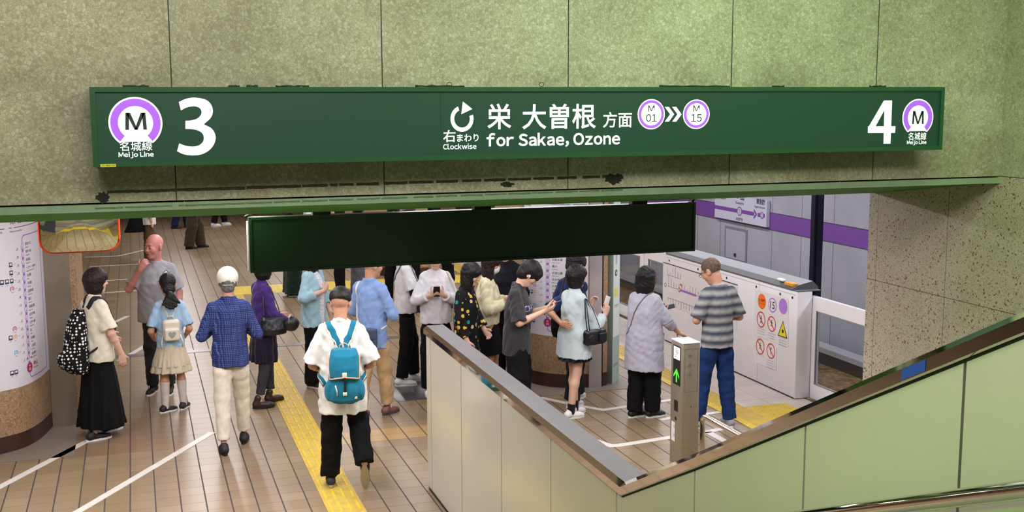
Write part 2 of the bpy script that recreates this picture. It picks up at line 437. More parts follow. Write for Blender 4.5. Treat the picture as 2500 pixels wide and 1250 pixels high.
# far end of the platform
M_far = terrazzo('far_terrazzo', (176, 150, 128), (186, 162, 140), (166, 138, 116), (150, 120, 98), scale=60, stain=.2)
o = MB().box((-9, 45.8, 0), (11, 46.1, 3.4)).build('wall_far', M_far); tag(o, kind='structure')
o = MB().box((-9.2, 6.3, 0), (-9, 46, 3.0)).build('wall_platform_left', M_far); tag(o, kind='structure')
o = MB().box((-9.2, 6.2, 0), (-2.7, 6.4, 3.0)).build('wall_platform_near', M_far); tag(o, kind='structure')

tag(MB().box((-1.5, 4.97, .0005), (1.35, 5.27, .006)).build('stair_warning_tiles', M_lemon), 'yellow warning tiles across the foot of the stairs', 'tactile paving')
# ------------------------------------------------------------------ shared materials
M_steel = mat('brushed_stainless', (178, 168, 152), .42, .8, var=.06, vs=30)
M_mirror = mat('polished_stainless', (226, 218, 208), .05, 1.)
M_captop = mat('brushed_cap_steel', (58, 55, 58), .42, .35, var=.25, vs=7, spec=.3)
M_black = mat('black_gasket', (14, 14, 14), .6)
M_white = mat('white_enamel', (226, 224, 226), .35)
M_e_white = mat('backlit_white', (244, 242, 245), .4, emit=.93)
M_e_purple = mat('backlit_purple', (150, 84, 208), .4, emit=.80)
M_s_dark = mat('sign_lettering_dark', (32, 50, 48), .5)

# ------------------------------------------------------------------ the big backlit direction sign
SY = 5.30
root = thing('direction_sign', 'long green backlit overhead sign lettered for Sakae, Ozone, with white 3 and 4', 'sign', (2.05, SY, 3.19))
def loc(v): return Vector(v)
def child(o, r):
    o.parent = r; o.matrix_parent_inverse = r.matrix_basis.inverted(); return o
SX0, SX1, SZ0, SZ1 = -.167, 4.275, 3.022, 3.368
M_sgn = mat('sign_green_panel', (24, 58, 44), .40, emit=.38)
M_frame = mat('sign_green_frame', (42, 86, 56), .35, .2, var=.08)
mb = MB()
fw = .022
mb.box((SX0, SY, SZ0), (SX1, SY + .03, SZ0 + fw)).box((SX0, SY, SZ1 - fw), (SX1, SY + .03, SZ1)).box((SX0, SY, SZ0 + fw), (SX0 + fw, SY + .03, SZ1 - fw)).box((SX1 - fw, SY, SZ0 + fw), (SX1, SY + .03, SZ1 - fw))
child(mb.build('frame', M_frame), root)
child(MB().box((SX0 + .004, SY + .03, SZ0 + .003), (SX1 - .004, BY, SZ1 - .003)).build('light_box', mat('light_box_green', (34, 66, 44), .5)), root)
M_seam = mat('sign_seam', (26, 58, 42), .5)
child(MB().box((SX0 + fw, SY + .012, SZ0 + fw), (SX1 - fw, SY + .03, SZ1 - fw)).box((1.40, SY + .0108, SZ0 + fw), (1.4025, SY + .012, SZ1 - fw), 1).build('face_panel', [M_sgn, M_seam]), root)
def sfn(u, v, h): return (u, SY + .0118 - h, v)
def SP(px, py): q = gy(px, py, SY + .011); return q.x, q.z
def bigM(x0, y0, x1, y1, st, h):
    a = SP(x0, y1); b = SP(x1, y0); w = (b[0] - a[0]); hh = b[1] - a[1]; P = lambda u, v: (a[0] + u * w, a[1] + v * hh)
    for pp in ([(0, 0), (st, 0), (st + .03, 1), (.04, 1)], [(1 - st, 0), (1, 0), (.96, 1), (1 - st - .03, 1)], [(.06, 1), (.06 + st * 1.15, 1), (.5 + st * .42, 0), (.5 - st * .42, 0)], [(.94 - st * 1.15, 1), (.94, 1), (.5 + st * .42, 0), (.5 - st * .42, 0)]):
        A.poly([P(*q) for q in pp], 2, h)
A = Flat(sfn); SM = [M_e_white, M_e_purple, M_s_dark]
def cut(name, label=None):
    global A
    o = child(A.build(name, SM), root); A = Flat(sfn)
    if label: o['label'] = label
def stext(t, x0, y0, x1, y1, mi=0, h=.001, bold=0.):
    a = SP(x0, y1); b = SP(x1, y0)
    A.text(t, a[0], a[1], .1, mi, h, bold=bold, width=b[0] - a[0], height=b[1] - a[1])
def hx(t, x0, y0, x1, y1, mi=0, h=.001, bold=0., gap=.075):
    a = SP(x0, y1); b = SP(x1, y0); A.htext(t, a[0], a[1], mi, h, b[0] - a[0], b[1] - a[1], bold, gap)
def logo(px, py, rx, ry):
    c = SP(px, py); R = SP(px + rx, py)[0] - c[0]; u, v = c
    n = 40; pts = []
    for k in range(n + 1):
        a = R_(-52 + 284 * k / n); pts.append((u + R * math.cos(a), v + R * math.sin(a)))
    pts += [(u - R * .50, v - R * .73), (u + R * .50, v - R * .73)]
    A.poly(pts, 0, .001)
    A.ring(u, v, R * .65, R * .935, 1, .0016, -50, 230, 44)
    A.poly([(u - R * .42, v - R * .50), (u + R * .42, v - R * .50), (u + R * .52, v - R * .72), (u - R * .52, v - R * .72)], 0, .002)
logo(331, 300, 65.5, 65); bigM(306, 275, 357, 317, .17, .0026)
stext('名城線', 293, 345, 371, 369, bold=.004); hx('Meijo Line', 290, 370, 375, 387, bold=.02); cut('line_logo', 'purple and white round M line logo at the left end')
logo(2241, 287, 37.5, 47); bigM(2226, 271, 2256, 303, .16, .0026)
stext('名城線', 2217, 323, 2262, 342, bold=.004); hx('Meijo Line', 2214, 342, 2262, 355, bold=.02); cut('line_logo', 'purple and white round M line logo at the right end')

def trace(segs, ox, oy, sc):
    P = []
    for sg in segs:
        p = path_spline([(x, y, 0) for x, y in sg], 5) if len(sg) > 2 else [Vector((*q, 0)) for q in sg]; P += p
    A.poly([SP(ox + p.x / sc, oy + p.y / sc) for p in P], 0, .001)
trace([[(985, 205), (1060, 172), (1145, 160), (1250, 178), (1310, 225), (1332, 295), (1310, 365), (1240, 430)], [(1242, 433), (1320, 475), (1358, 545), (1350, 620), (1300, 690), (1220, 735), (1130, 747), (1040, 737), (968, 705)], [(990, 625), (1050, 648), (1125, 658), (1190, 645), (1230, 610), (1240, 565), (1222, 520), (1170, 490), (1110, 480), (1053, 478)], [(1053, 395), (1110, 392), (1175, 372), (1210, 335), (1217, 300), (1200, 268), (1160, 250), (1110, 250), (1060, 262), (1008, 289)]], 200, 200, 4.1667); cut('platform_number', 'large white 3'); 
for pl in ([(874, 190), (950, 188), (933, 628), (862, 628)], [(703, 520), (704, 452), (984, 450), (981, 518)], [(706, 465), (866, 190), (890, 190), (878, 275), (782, 450), (760, 462)]): trace([pl[:2], pl[2:4]] + ([pl[4:6]] if len(pl) > 4 else []), 1950, 200, 4.1667); cut('platform_number', 'large white 4')
stext('右', 1082, 317, 1112, 347, bold=.012); stext('まわり', 1116, 327, 1168, 346, bold=.01)
hx('Clockwise', 1082, 350, 1163, 365, bold=.014); cut('clockwise_lettering')
stext('栄', 1190, 253, 1248, 316, bold=.012); stext('大曽根', 1275, 253, 1455, 316, bold=.012)
stext('方面', 1472, 273, 1543, 312, bold=.01)
hx('for Sakae, Ozone', 1188, 321, 1514, 362, bold=.026); cut('destination_lettering')
c = SP(1128, 290); r1 = SP(1156, 290)[0] - c[0]
A.ring(c[0], c[1], r1 * .68, r1, 0, .001, -250, 18, 36, yr=1.08)
a = SP(1126, 279); b = SP(1130, 248); d = SP(1153, 266); A.poly([a, d, b], 0, .0012); cut('clockwise_arrow')
for px, py, rx, ry, num in ((1590, 279, 33, 37, '01'), (1700, 279, 32.5, 36, '15')):
    c = SP(px, py); rr = SP(px + rx, py)[0] - c[0]; rv = c[1] - SP(px, py + ry)[1]
    A.disc(c[0], c[1], rr, 0, .001, rv, 40); A.disc(c[0], c[1], rr * .93, 1, .0015, rv * .93, 40); A.disc(c[0], c[1], rr * .74, 0, .002, rv * .74, 40)
    hx('M', px - 8, py - 22, px + 8, py - 6, 2, .0026, .008); hx(num, px - 13, py - .5, px + 13, py + 18.5, 2, .0026, .012, .09); cut('station_badge', 'round purple badge reading M ' + num)
for k in (0, 18):
    q = [SP(1623 + k, 261), SP(1633 + k, 261), SP(1646 + k, 279), SP(1633 + k, 297), SP(1623 + k, 297), SP(1636 + k, 279)]
    A.poly(q[::-1], 0, .001)
cut('double_chevron')
a = gy(245, 408.5, SY - .002); b = gy(283, 400, SY - .002)
st = Flat(lambda u, v, h: (u, SY - .001 - h, v)); st.rect(a.x, a.z, b.x, b.z, 0, 0)
st.text('ハ−B3−12', a.x + .006, a.z + .004, .02, 1, .0006, width=b.x - a.x - .012, height=b.z - a.z - .008)
o = st.build('inventory_sticker', [mat('sticker_yellow', (206, 204, 40), .5), M_black]); child(o, root); o['label'] = 'small yellow inventory sticker'
# sealant lumps along the top edge, hanging eyelets
random.seed(3)
for x0, x1 in ((-.03, .08), (.42, .47), (.5, .55), (.63, .78), (1.28, 1.52), (2.55, 2.95), (3.2, 3.27), (3.8, 3.9)):
    n = 9; child(MB().tube([(x0 + (x1 - x0) * k / n, SY + .02, SZ1 + .001 + random.random() * .004) for k in range(n + 1)], [.003 + random.random() * .005 for _ in range(n + 1)], 6).build('sealant_lump', mat('dirty_sealant', (34, 48, 30), .8)), root)
for px in (1097, 1322):
    q = gy(px, 212, SY + .02); mb = MB()
    mb.tube([(q.x + .012 * math.cos(a), SY + .02, SZ1 + .012 + .010 * math.sin(a)) for a in [2 * math.pi * k / 16 for k in range(17)]], .0016, 6)
    child(mb.build('hanging_eyelet', M_black), root)

# peeled tape strip marks on the beam: two rows of dark adhesive residue
M_tape = mat('old_tape_residue', (60, 58, 38), .8, var=.3, vs=60)
M_tar = mat('dark_patch', (34, 34, 26), .85, var=.3, vs=40)
random.seed(11)
def residue(y, pts, mi, name, label, cat='tape mark', group=None):
    f = Flat(lambda u, v, h: (u, y - .0012, v))
    for (a, b) in pts:
        x0, z0 = a; x1, z1 = b; n = max(2, int(abs(x1 - x0) / .018)); up = []; dn = []
        for k in range(n + 1):
            x = x0 + (x1 - x0) * k / n
            up.append((x, z1 - random.random() * .0022)); dn.append((x, z0 + random.random() * .0035))
        f.poly(dn + up[::-1], 0, 0)
    o = f.build(name, mi); tag(o, label, cat, group); return o
segs = [(262, 415), (416, 598), (602, 735), (738, 800), (806, 824), (828, 863), (870, 925), (936, 995), (998, 1058), (1065, 1118), (1128, 1175), (1182, 1235), (1240, 1296), (1302, 1352), (1360, 1408), (1422, 1465), (1470, 1484)]
def lerp(a, b, t): return a + (b - a) * t
pts = []
for a, b in segs:
    def yy(p): return 470 + (p - 262) / (1484 - 262) * (431 - 470)
    A0 = gy(a, yy(a) + 3.5, BY); B0 = gy(b, yy(b) - 3.5, BY); pts.append(((A0.x, A0.z), (B0.x, A0.z + .0165)))
residue(BY, pts, M_tape, 'tape_residue', 'dashed dark tape residue line on the terrazzo beam below the long sign')
pts = []
for a, b in [(232, 300), (305, 420), (436, 598), (600, 664), (668, 732), (738, 800), (804, 862), (872, 928), (932, 995), (1010, 1058), (1064, 1116), (1124, 1178), (1184, 1236), (1240, 1296), (1298, 1350), (1356, 1410), (1414, 1464), (1468, 1520)]:
    def yy(p): return 509 + (p - 232) / (1520 - 232) * (463 - 509)
    A0 = gy(a, yy(a) + 3, BY - .012); B0 = gy(b, yy(b) - 3, BY - .012)
    pts.append(((A0.x, max(2.806, A0.z)), (B0.x, max(2.806, A0.z) + .011)))
residue(BY - .012, pts, mat('trim_tape_residue', (92, 112, 76), .8, var=.25, vs=80), 'tape_residue', 'dashed tape residue line along the green steel trim under the beam')
def blotch(px, py, w, h, name, label, seed, spikes=26):
    random.seed(seed); c = gy(px, py, BY); k = 5.9 / F_PX
    f = Flat(lambda u, v, hh: (u, BY - .0016, v)); p = []
    for i in range(spikes):
        a = 2 * math.pi * i / spikes; r = .72 + random.random() * .5
        p.append((c.x + w * k * r * math.cos(a) / 2, c.z + h * k * r * math.sin(a) / 2))
    for i in range(spikes): f.mb.add([f.fn(c.x, c.z, 0), f.fn(*p[i], 0), f.fn(*p[(i + 1) % spikes], 0)], [(0, 1, 2)], 0)
    tag(f.build(name, M_tar), label, 'stain')
blotch(1498, 437, 50, 26, 'tar_blotch', 'large black torn patch on the terrazzo at the right end of the tape line', 5)
blotch(1238, 450, 34, 13, 'tar_blotch', 'small black torn patch on the terrazzo in the middle of the tape line', 6)
blotch(251, 482, 30, 24, 'tar_blotch', 'black torn patch at the left end of the tape line under the 3', 9)

# ------------------------------------------------------------------ unlit back of the second hanging sign
y2 = 6.95; a = gy(607, 535, y2); b = gy(1697, 608, y2); z1 = gy(1150, 512.5, y2).z; z0 = gy(1150, 640, y2).z
root = thing('hanging_sign', 'plain dark green back of a sign hanging below the beam over the platform entrance', 'sign', ((a.x + b.x) / 2, y2, z0))
M_dk = mat('dark_green_sign_back', (18, 50, 28), .42, var=.12, vs=3)
M_dk2 = mat('dark_green_sign_rim', (24, 50, 30), .35)
mb = MB(); x0, x1 = a.x, b.x; w = .016
mb.box((x0, y2, z0), (x1, y2 + .02, z0 + w)).box((x0, y2, z1 - w), (x1, y2 + .02, z1)).box((x0, y2, z0 + w), (x0 + w, y2 + .02, z1 - w)).box((x1 - w, y2, z0 + w), (x1, y2 + .02, z1 - w))
child(mb.build('rim', M_dk2), root)
child(MB().box((x0 + w, y2 + .008, z0 + w), (x1 - w, y2 + .02, z1 - w)).build('back_panel', M_dk), root)
child(MB().box((x0 + .002, y2 + .02, z0 + .002), (x1 - .002, y2 + .09, z1 - .002)).build('light_box', M_dk), root)
child(MB().box((x0 + .02, y2 + .09, z0 + .02), (x1 - .02, y2 + .096, z1 - .02)).build('front_face', mat('sign_front_lit', (60, 120, 84), .4, emit=.4)), root)
child(MB().box((x0 - .006, y2 + .08, z0 + .004), (x0 + .002, y2 + .10, z1 - .03)).build('edge_strip', mat('pinkish_edge_strip', (214, 190, 196), .5)), root)
for px in (780, 1170, 1550):
    q = gy(px, 500, y2 + .1); child(MB().box((q.x - .055, y2 + .02, z1 - .002), (q.x + .055, y2 + .08, 2.93)).build('hanger', M_black), root)
for xx in (x0, x1): child(MB().tube([(xx - .02, y2 + .01, z1 + .006), (xx + .015, y2 + .05, z1 + .012), (xx + .005, y2 + .12, z1 + .012)], .008, 8).build('bracket', M_black), root)

# ------------------------------------------------------------------ stair balustrade with enamel panels and steel cap
BX = 2.273
capY = [(9.19, 1.415), (8.0, 1.41), (6.6, 1.40), (5.09, 1.395), (4.3, 1.79), (3.48, 2.215), (2.45, 2.745), (1.5, 3.22)]
def capz(y):
    for (ya, za), (yb, zb) in zip(capY, capY[1:]):
        if yb <= y <= ya: return za + (zb - za) * (ya - y) / (ya - yb)
    return capY[-1][1]
root = thing('balustrade_wall', 'panelled stair balustrade with stainless cap, level by the platform and rising to the right', 'balustrade', (BX + .07, 5.0, 0))
n = len(capY)
def sweep(prof, name, ms, mis=None, ends=True, parent=root):
    vs = []; fs = []; m_ = len(prof); mi = []
    for y, z in capY:
        for (dx, dz) in prof: vs.append((BX + dx, y, z + dz))
    mb = MB(); mb.add(vs, [], 0)
    for i in range(n - 1):
        for k in range(m_):
            mb.f.append((i * m_ + k, i * m_ + (k + 1) % m_, (i + 1) * m_ + (k + 1) % m_, (i + 1) * m_ + k)); mb.mi.append(mis[k] if mis else 0); mb.sm.append(False)
    mb.f += [tuple(range(m_))[::-1], tuple((n - 1) * m_ + k for k in range(m_))]; mb.mi += [mis[0] if mis else 0] * 2; mb.sm += [False] * 2
    return child(mb.build(name, ms), parent)
# cap: mirror side fascia, bright edge, brushed top
sweep([(-.014, -.072), (-.022, -.066), (-.022, -.024), (.004, 0), (.150, 0), (.172, -.020), (.172, -.072)], 'cap_rail', [M_mirror, M_captop], [0, 0, 0, 1, 0, 0, 0])
sweep([(.0, -.08), (.0, -.07), (.15, -.07), (.15, -.08)], 'cap_gasket', M_black)
mb = MB(); vs = []
ys = [9.17] + [y for y, z in capY[1:]]
for y in ys: vs += [(BX + .006, y, -.2), (BX + .006, y, capz(y) - .078), (BX + .145, y, capz(y) - .078), (BX + .145, y, -.2)]
for i in range(len(ys) - 1):
    for k in range(4): mb.f.append((4 * i + k, 4 * i + (k + 1) % 4, 4 * i + 4 + (k + 1) % 4, 4 * i + 4 + k)); mb.mi.append(0); mb.sm.append(False)
mb.f += [(3, 2, 1, 0), tuple(4 * (len(ys) - 1) + k for k in range(4))]; mb.mi += [0, 0]; mb.sm += [False] * 2; mb.v = vs
child(mb.build('wall_core', mat('dark_wall_core', (52, 50, 44), .7)), root)
M_panel = mat('beige_enamel_panel', (196, 190, 178), .18, var=.03, vs=2, spec=.5)
jy = [9.165, 9.02, 8.09, 7.10, 6.137, 5.165, 4.32, 3.475, 2.665, 1.8]
for i, (ya, yb) in enumerate(zip(jy, jy[1:])):
    g = .006; ya -= g; yb += g
    top = [ya] + [y for y, z in capY if yb < y < ya] + [yb]
    poly = [(y, capz(y) - .082) for y in top] + [(yb, .03 if yb > 4.9 else .02), (ya, .03)]
    o = MB().prism(poly, 0, BX - .006, BX + .006).build('enamel_panel', M_panel); child(o, root)
child(MB().box((BX - .004, 9.16, .03), (BX + .15, 9.172, 1.33)).build('end_panel', M_panel), root)
child(MB().box((BX - .003, 5.0, 0), (BX + .15, 9.15, .029)).build('plinth', M_black), root)
q = gx(2232, 878, BX - .022); yb_ = q.y
o = child(MB().box((BX - .0235, yb_ - .055, 0), (BX - .0225, yb_ + .055, .036)).build('blue_strip', mat('blue_strip', (36, 76, 176), .4)), root)  # short blue strip laid on the side of the cap
for v in o.data.vertices: v.co.z += capz(v.co.y) - .062
o['label'] = 'short blue strip on the cap rail'

# stair handrail on the balustrade
root = thing('stair_handrail', 'polished tubular steel handrail sloping up at the lower right corner', 'handrail', (BX - .09, 3.0, 0))
hx = BX - .085
A0 = gx(2000, 1259, hx); B0 = gx(2500, 1196, hx)
s_ = (B0.z - A0.z) / (B0.y - A0.y)
def hz(y): return A0.z + s_ * (y - A0.y)
child(MB().tube([(hx, y, hz(y)) for y in (4.9, 4.0, 3.0, 2.0, 1.4)], .027, 20).build('rail', M_mirror), root)
for y in (3.02, 2.2):
    child(MB().tube([(hx, y, hz(y) - .015), (hx, y - .005, hz(y) - .06), (hx + .04, y - .005, hz(y) - .085), (BX - .004, y - .005, hz(y) - .085)], .007, 10).lathe([(0, 0), (.022, 0), (.022, .006), (0, .006)], (BX - .015, y, hz(y) - .09), 14).build('bracket', M_steel), root)

# ------------------------------------------------------------------ escalator bollard and guard rail
root = thing('escalator_bollard', 'square stainless bollard with escalator pictogram and lit green arrow', 'bollard', (4.64, 9.07, 0))
bx0, bx1, by0, by1, bh = 4.558, 4.728, 8.955, 9.185, 1.15
child(MB().rbox((bx0, by0, 0), (bx1, by1, bh - .012), .004).build('post', M_steel), root)
child(MB().rbox((bx0 - .002, by0 - .002, bh - .012), (bx1 + .002, by1 + .002, bh), .003).build('top_cap', M_white), root)
fx = lambda u, v, h: (bx0 - .0015 - h, by1 - u, v)      # face towards -X, u runs towards the viewer
f = Flat(fx)
def BP(px, py): q = gx(px, py, bx0); return by1 - q.y, q.z
u0, z1_ = BP(1648.5, 842); u1, z0_ = BP(1661.5, 933)
z1_ = 1.105; z0_ = .745; u0, u1 = .045, .19
f.rect(u0, z0_, u1, z1_, 0, 0)
child(f.build('display', M_black), root)
f = Flat(fx); f.rect(u0 + .012, z1_ - .125, u1 - .012, z1_ - .012, 0, .002)
uu = (u0 + u1) / 2; zz = z1_ - .07
f.line([(uu - .045, zz - .035), (uu - .02, zz - .035), (uu + .018, zz + .012), (uu + .042, zz + .012)], .006, 1, .003)
f.line([(uu - .045, zz - .018), (uu - .026, zz - .018), (uu + .012, zz + .03), (uu + .042, zz + .03)], .004, 1, .003)
f.line([(uu - .012, zz + .005), (uu - .012, zz + .03)], .010, 1, .003); f.disc(uu - .012, zz + .040, .007, 1, .003, n=12)
child(f.build('escalator_pictogram', [M_e_white, M_black]), root)
f = Flat(fx); az = z0_ + .10
f.poly([(uu - .011, az - .075), (uu + .011, az - .075), (uu + .011, az + .01), (uu - .011, az + .01)], 0, .002)
f.poly([(uu, az + .05), (uu - .055, az - .012), (uu - .055, az - .035), (uu, az + .018), (uu + .055, az - .035), (uu + .055, az - .012)], 0, .0025)
child(f.build('arrow_lamp', mat('green_arrow_light', (70, 240, 40), .5, emit=1.2)), root)
f = Flat(fx); f.rect(.075, .50, .15, .60, 0, 0); child(f.build('sensor_window', M_black), root)
f = Flat(fx); f.disc(.11, .43, .018, 0, 0); child(f.build('key_switch', M_black), root)
f = Flat(fx); f.rect(.03, .21, .10, .39, 0, 0); f.ring(.085, .35, .010, .014, 1, .001); f.ring(.085, .27, .010, .014, 1, .001); child(f.build('notice_sticker', [M_white, mat('sticker_red', (190, 40, 50), .5)]), root)
f = Flat(lambda u, v, h: (bx0 + u, by0 - .001 - h, v))
for zc in (1.03, .94, .855):
    f.disc(.07, zc, .0035, 0, 0, n=8)
    for k in range(8): f.disc(.07 + .018 * math.cos(k * math.pi / 4) * (1 if k % 2 == 0 else .6), zc + .018 * math.sin(k * math.pi / 4) * (1 if k % 2 == 0 else .6), .0028, 0, 0, n=8)
f.disc(.09, .56, .005, 0, 0, n=10)
for a_, b_, c_, d_ in ((.02, .70, .15, .702), (.02, 1.09, .15, 1.092), (.02, .70, .022, 1.09), (.148, .70, .15, 1.09)): f.rect(a_, b_, c_, d_, 1, 0)
child(f.build('speaker_plate', [M_black, mat('plate_seam', (104, 98, 90), .5, .6)]), root)

root = thing('guard_rail', 'low chrome tube guard rail running from beside the bollard toward the stairs', 'guard rail', (4.15, 7.7, 0))
gp = gz(1713, 1014, .85); ge = gz(1792, 1054, .85); gxx = (gp.x + ge.x) / 2
child(MB().tube([(gxx, gp.y, -.0), (gxx, gp.y, .70)] + path_spline([(gxx, gp.y, .70), (gxx, gp.y, .80), (gxx, gp.y - .02, .835), (gxx, gp.y - .07, .85), (gxx, gp.y - .2, .85)], 4) + [(gxx, ge.y - .3, .85)] + path_spline([(gxx, ge.y - .45, .85), (gxx, ge.y - .57, .84), (gxx, ge.y - .6, .80), (gxx, ge.y - .6, .7)], 4) + [(gxx, ge.y - .6, 0)], .022, 16).build('tube', M_mirror), root)

# ------------------------------------------------------------------ platform screen doors
M_psd = mat('screen_door_white', (226, 224, 230), .30, var=.02)
M_psd2 = mat('screen_door_grey', (104, 104, 108), .4, .3)
M_glass = NT('screen_door_glass'); t = M_glass
t.set(Base_Color=(.9, .93, .95), Roughness=.02); t.b.inputs['Transmission Weight'].default_value = 1; t.b.inputs['IOR'].default_value = 1.1
M_bolt = mat('dark_bolt', (64, 60, 52), .35, .7)
def fixed_case(y0, y1, label, full=False):
    r = thing('screen_door_case', label, 'platform screen door', (6.9, (y0 + y1) / 2, 0))
    child(MB().rbox((6.80, y0, .012), (6.985, y1, 1.205), .006).build('case', M_psd), r)
    child(MB().box((6.815, y0 + .015, 0), (6.975, y1 - .015, .012)).box((6.798, y0 + .01, .0121), (6.8, y1 - .01, .022)).build('base_gap', M_black), r)
    p = [(6.795, 1.206), (7.12, 1.206), (7.12, 1.235), (7.05, 1.30), (6.87, 1.262), (6.795, 1.222)]
    child(MB().prism(p, 1, y0 + .10, y1 - .02).box((6.80, y0, 1.206), (7.1, y0 + .10, 1.214)).build('top_cover', M_psd2), r)
    for k, yy in enumerate([y1 - .12, y1 - .95, y1 - 1.7, y1 - 2.4, y1 - 2.92][: 5 if y1 - y0 > 3 else 3] + [y0 + .1]):
        mb = MB().lathe([(0, 0), (.014, 0), (.014, .006), (0, .008)], (0, 0, 0), 12)
        mb.v = [(6.80 - z, yy + x, 1.13 + y) for x, y, z in mb.v]
        child(mb.build('bolt', M_bolt), r)
    mb = MB()
    for yy in (y0 + .80, y1 - 1.5): mb.box((6.7985, yy, .03), (6.80, yy + .004, 1.2))
    mb.box((6.7985, y0 + .04, 1.165), (6.80, y1 - .04, 1.169))
    child(mb.build('panel_seams', mat('seam_grey', (164, 162, 168), .5)), r)
    return r
CY0 = 10.66
case = fixed_case(CY0, 13.93, 'white platform screen door case carrying the route map and warning stickers')
# small status lamp and orange notice on the cover
q = gx(1915, 690, 6.9)
child(MB().rbox((6.83, 11.02, 1.262), (6.88, 11.14, 1.29), .01).build('status_lamp', mat('lamp_white', (240, 240, 244), .3)), case)
child(MB().box((6.82, 10.80, 1.243), (6.90, 10.97, 1.272)).build('orange_notice', mat('orange_notice', (226, 150, 30), .5)), case)
# sticker sheets
f = Flat(lambda u, v, h: (6.7975 - h, -u, v))
def CP(px, py): q = gx(px, py, 6.797); return -q.y, q.z
M_paper = mat('white_sticker', (222, 220, 224), .4); M_red = mat('prohibition_red', (206, 70, 66), .45)
def quad(x0, y0, x1, y1, mi=0, h=0):   # vertical sides at x0 and x1, tops given
    a = CP(x0, y0); b = CP(x1, y1); f.rect(a[0], b[1], b[0], a[1], mi, h)
CM = [M_paper, mat('sticker_orange', (240, 110, 24), .45), mat('sticker_purple', (172, 122, 212), .45), mat('sticker_ink', (36, 34, 36), .5), M_red, mat('warning_yellow', (222, 206, 36), .45)]
sheet = [(1843, 700, 1924, 782), (1842, 748, 1924, 848), (1841, 822, 1894, 905)]
for x0, y0, x1, y1 in sheet:
    a = CP(x0, y0 + 6); b = CP(x1, y1); f.rect(a[0], b[1], b[0], a[1], 0, .0002 * sheet.index((x0, y0, x1, y1)))
def rad(px, py, rx): return abs(CP(px + rx, py)[0] - CP(px, py)[0])
def txtc(s, px, py, w, mi, h, hgt=None, bold=0.):
    c = CP(px, py); ww = rad(px, py, w / 2) * 2
    f.text(s, c[0] - ww / 2, c[1] - (hgt or .02) / 2, .05, mi, h, width=ww, height=hgt or .02, bold=bold)
c = CP(1860, 736); f.disc(*c, rad(1860, 736, 10), 1, .001); txtc('優先席', 1860, 733, 14, 3, .002, .035, .02); txtc('Priority Seat', 1860, 741, 14, 3, .002, .012)
c = CP(1886, 745); f.disc(*c, rad(1886, 745, 10), 2, .001); f.disc(*c, rad(1886, 745, 8.2), 0, .0015); txtc('15', 1886, 745, 11, 3, .002, .085, .01)
c = CP(1912, 748); f.disc(*c, rad(1912, 748, 10.5), 2, .001)
def figure(u, v, s, kind):
    f.disc(u, v + .030 * s, .007 * s, 3, .0012, n=12)
    if kind == 0: L = [[(0, .022), (0, -.008)], [(0, -.008), (-.010, -.034)], [(0, -.008), (.010, -.034)], [(0, .018), (-.016, .004)], [(0, .018), (.016, .004)]]
    elif kind == 1: L = [[(0, .022), (.004, -.008)], [(.004, -.008), (.018, -.030)], [(.004, -.008), (-.014, -.020)], [(0, .018), (-.018, .010)], [(0, .016), (.016, .008)]]
    else: L = [[(0, .022), (0, -.034)], [(-.006, .020), (-.010, -.004)], [(.006, .020), (.012, .026)]]
    for l in L: f.line([(u + a * s, v + b * s) for a, b in l], .008 * s, 3, .0012)
for px, py, kd in ((1858, 780, 0), (1884, 791, 1), (1856, 846, 1), (1882, 857, 2)):
    c = CP(px, py); r = rad(px, py, 10.5); figure(c[0], c[1], 1.25, kd)
    f.ring(c[0], c[1], r * .84, r, 4, .0016)
    f.line([(c[0] - r * .62, c[1] + r * .62), (c[0] + r * .62, c[1] - r * .62)], r * .16, 4, .0018)
c = CP(1911, 805); r = rad(1911, 805, 12)
f.poly([(c[0] - r, c[1] - r * .85), (c[0] + r, c[1] - r * .85), (c[0], c[1] + r * 1.05)], 3, .001)
f.poly([(c[0] - r * .8, c[1] - r * .74), (c[0] + r * .8, c[1] - r * .74), (c[0], c[1] + r * .84)], 5, .0015)
for k in range(5): f.line([(c[0] + .006, c[1] - .022), (c[0] - .02 + k * .010, c[1] + .008 - abs(k - 2) * .005)], .006, 3, .002)
f.disc(c[0] + .004, c[1] - .022, .017, 3, .002)
for px, py, s, rows in ((1858, 803, 'ドアにたちかからないで', 3), (1884, 815, 'ドアから手や顔を出さない', 3), (1911, 826, '戸袋に手をはさまれない', 4), (1856, 867, 'かけこみ', 1), (1882, 881, '立ち止まらないで', 4)):
    for k in range(rows):
        txtc(s, px, py + k * 6, 19, 3, .001, .012)
child(f.build('warning_stickers', CM), case)
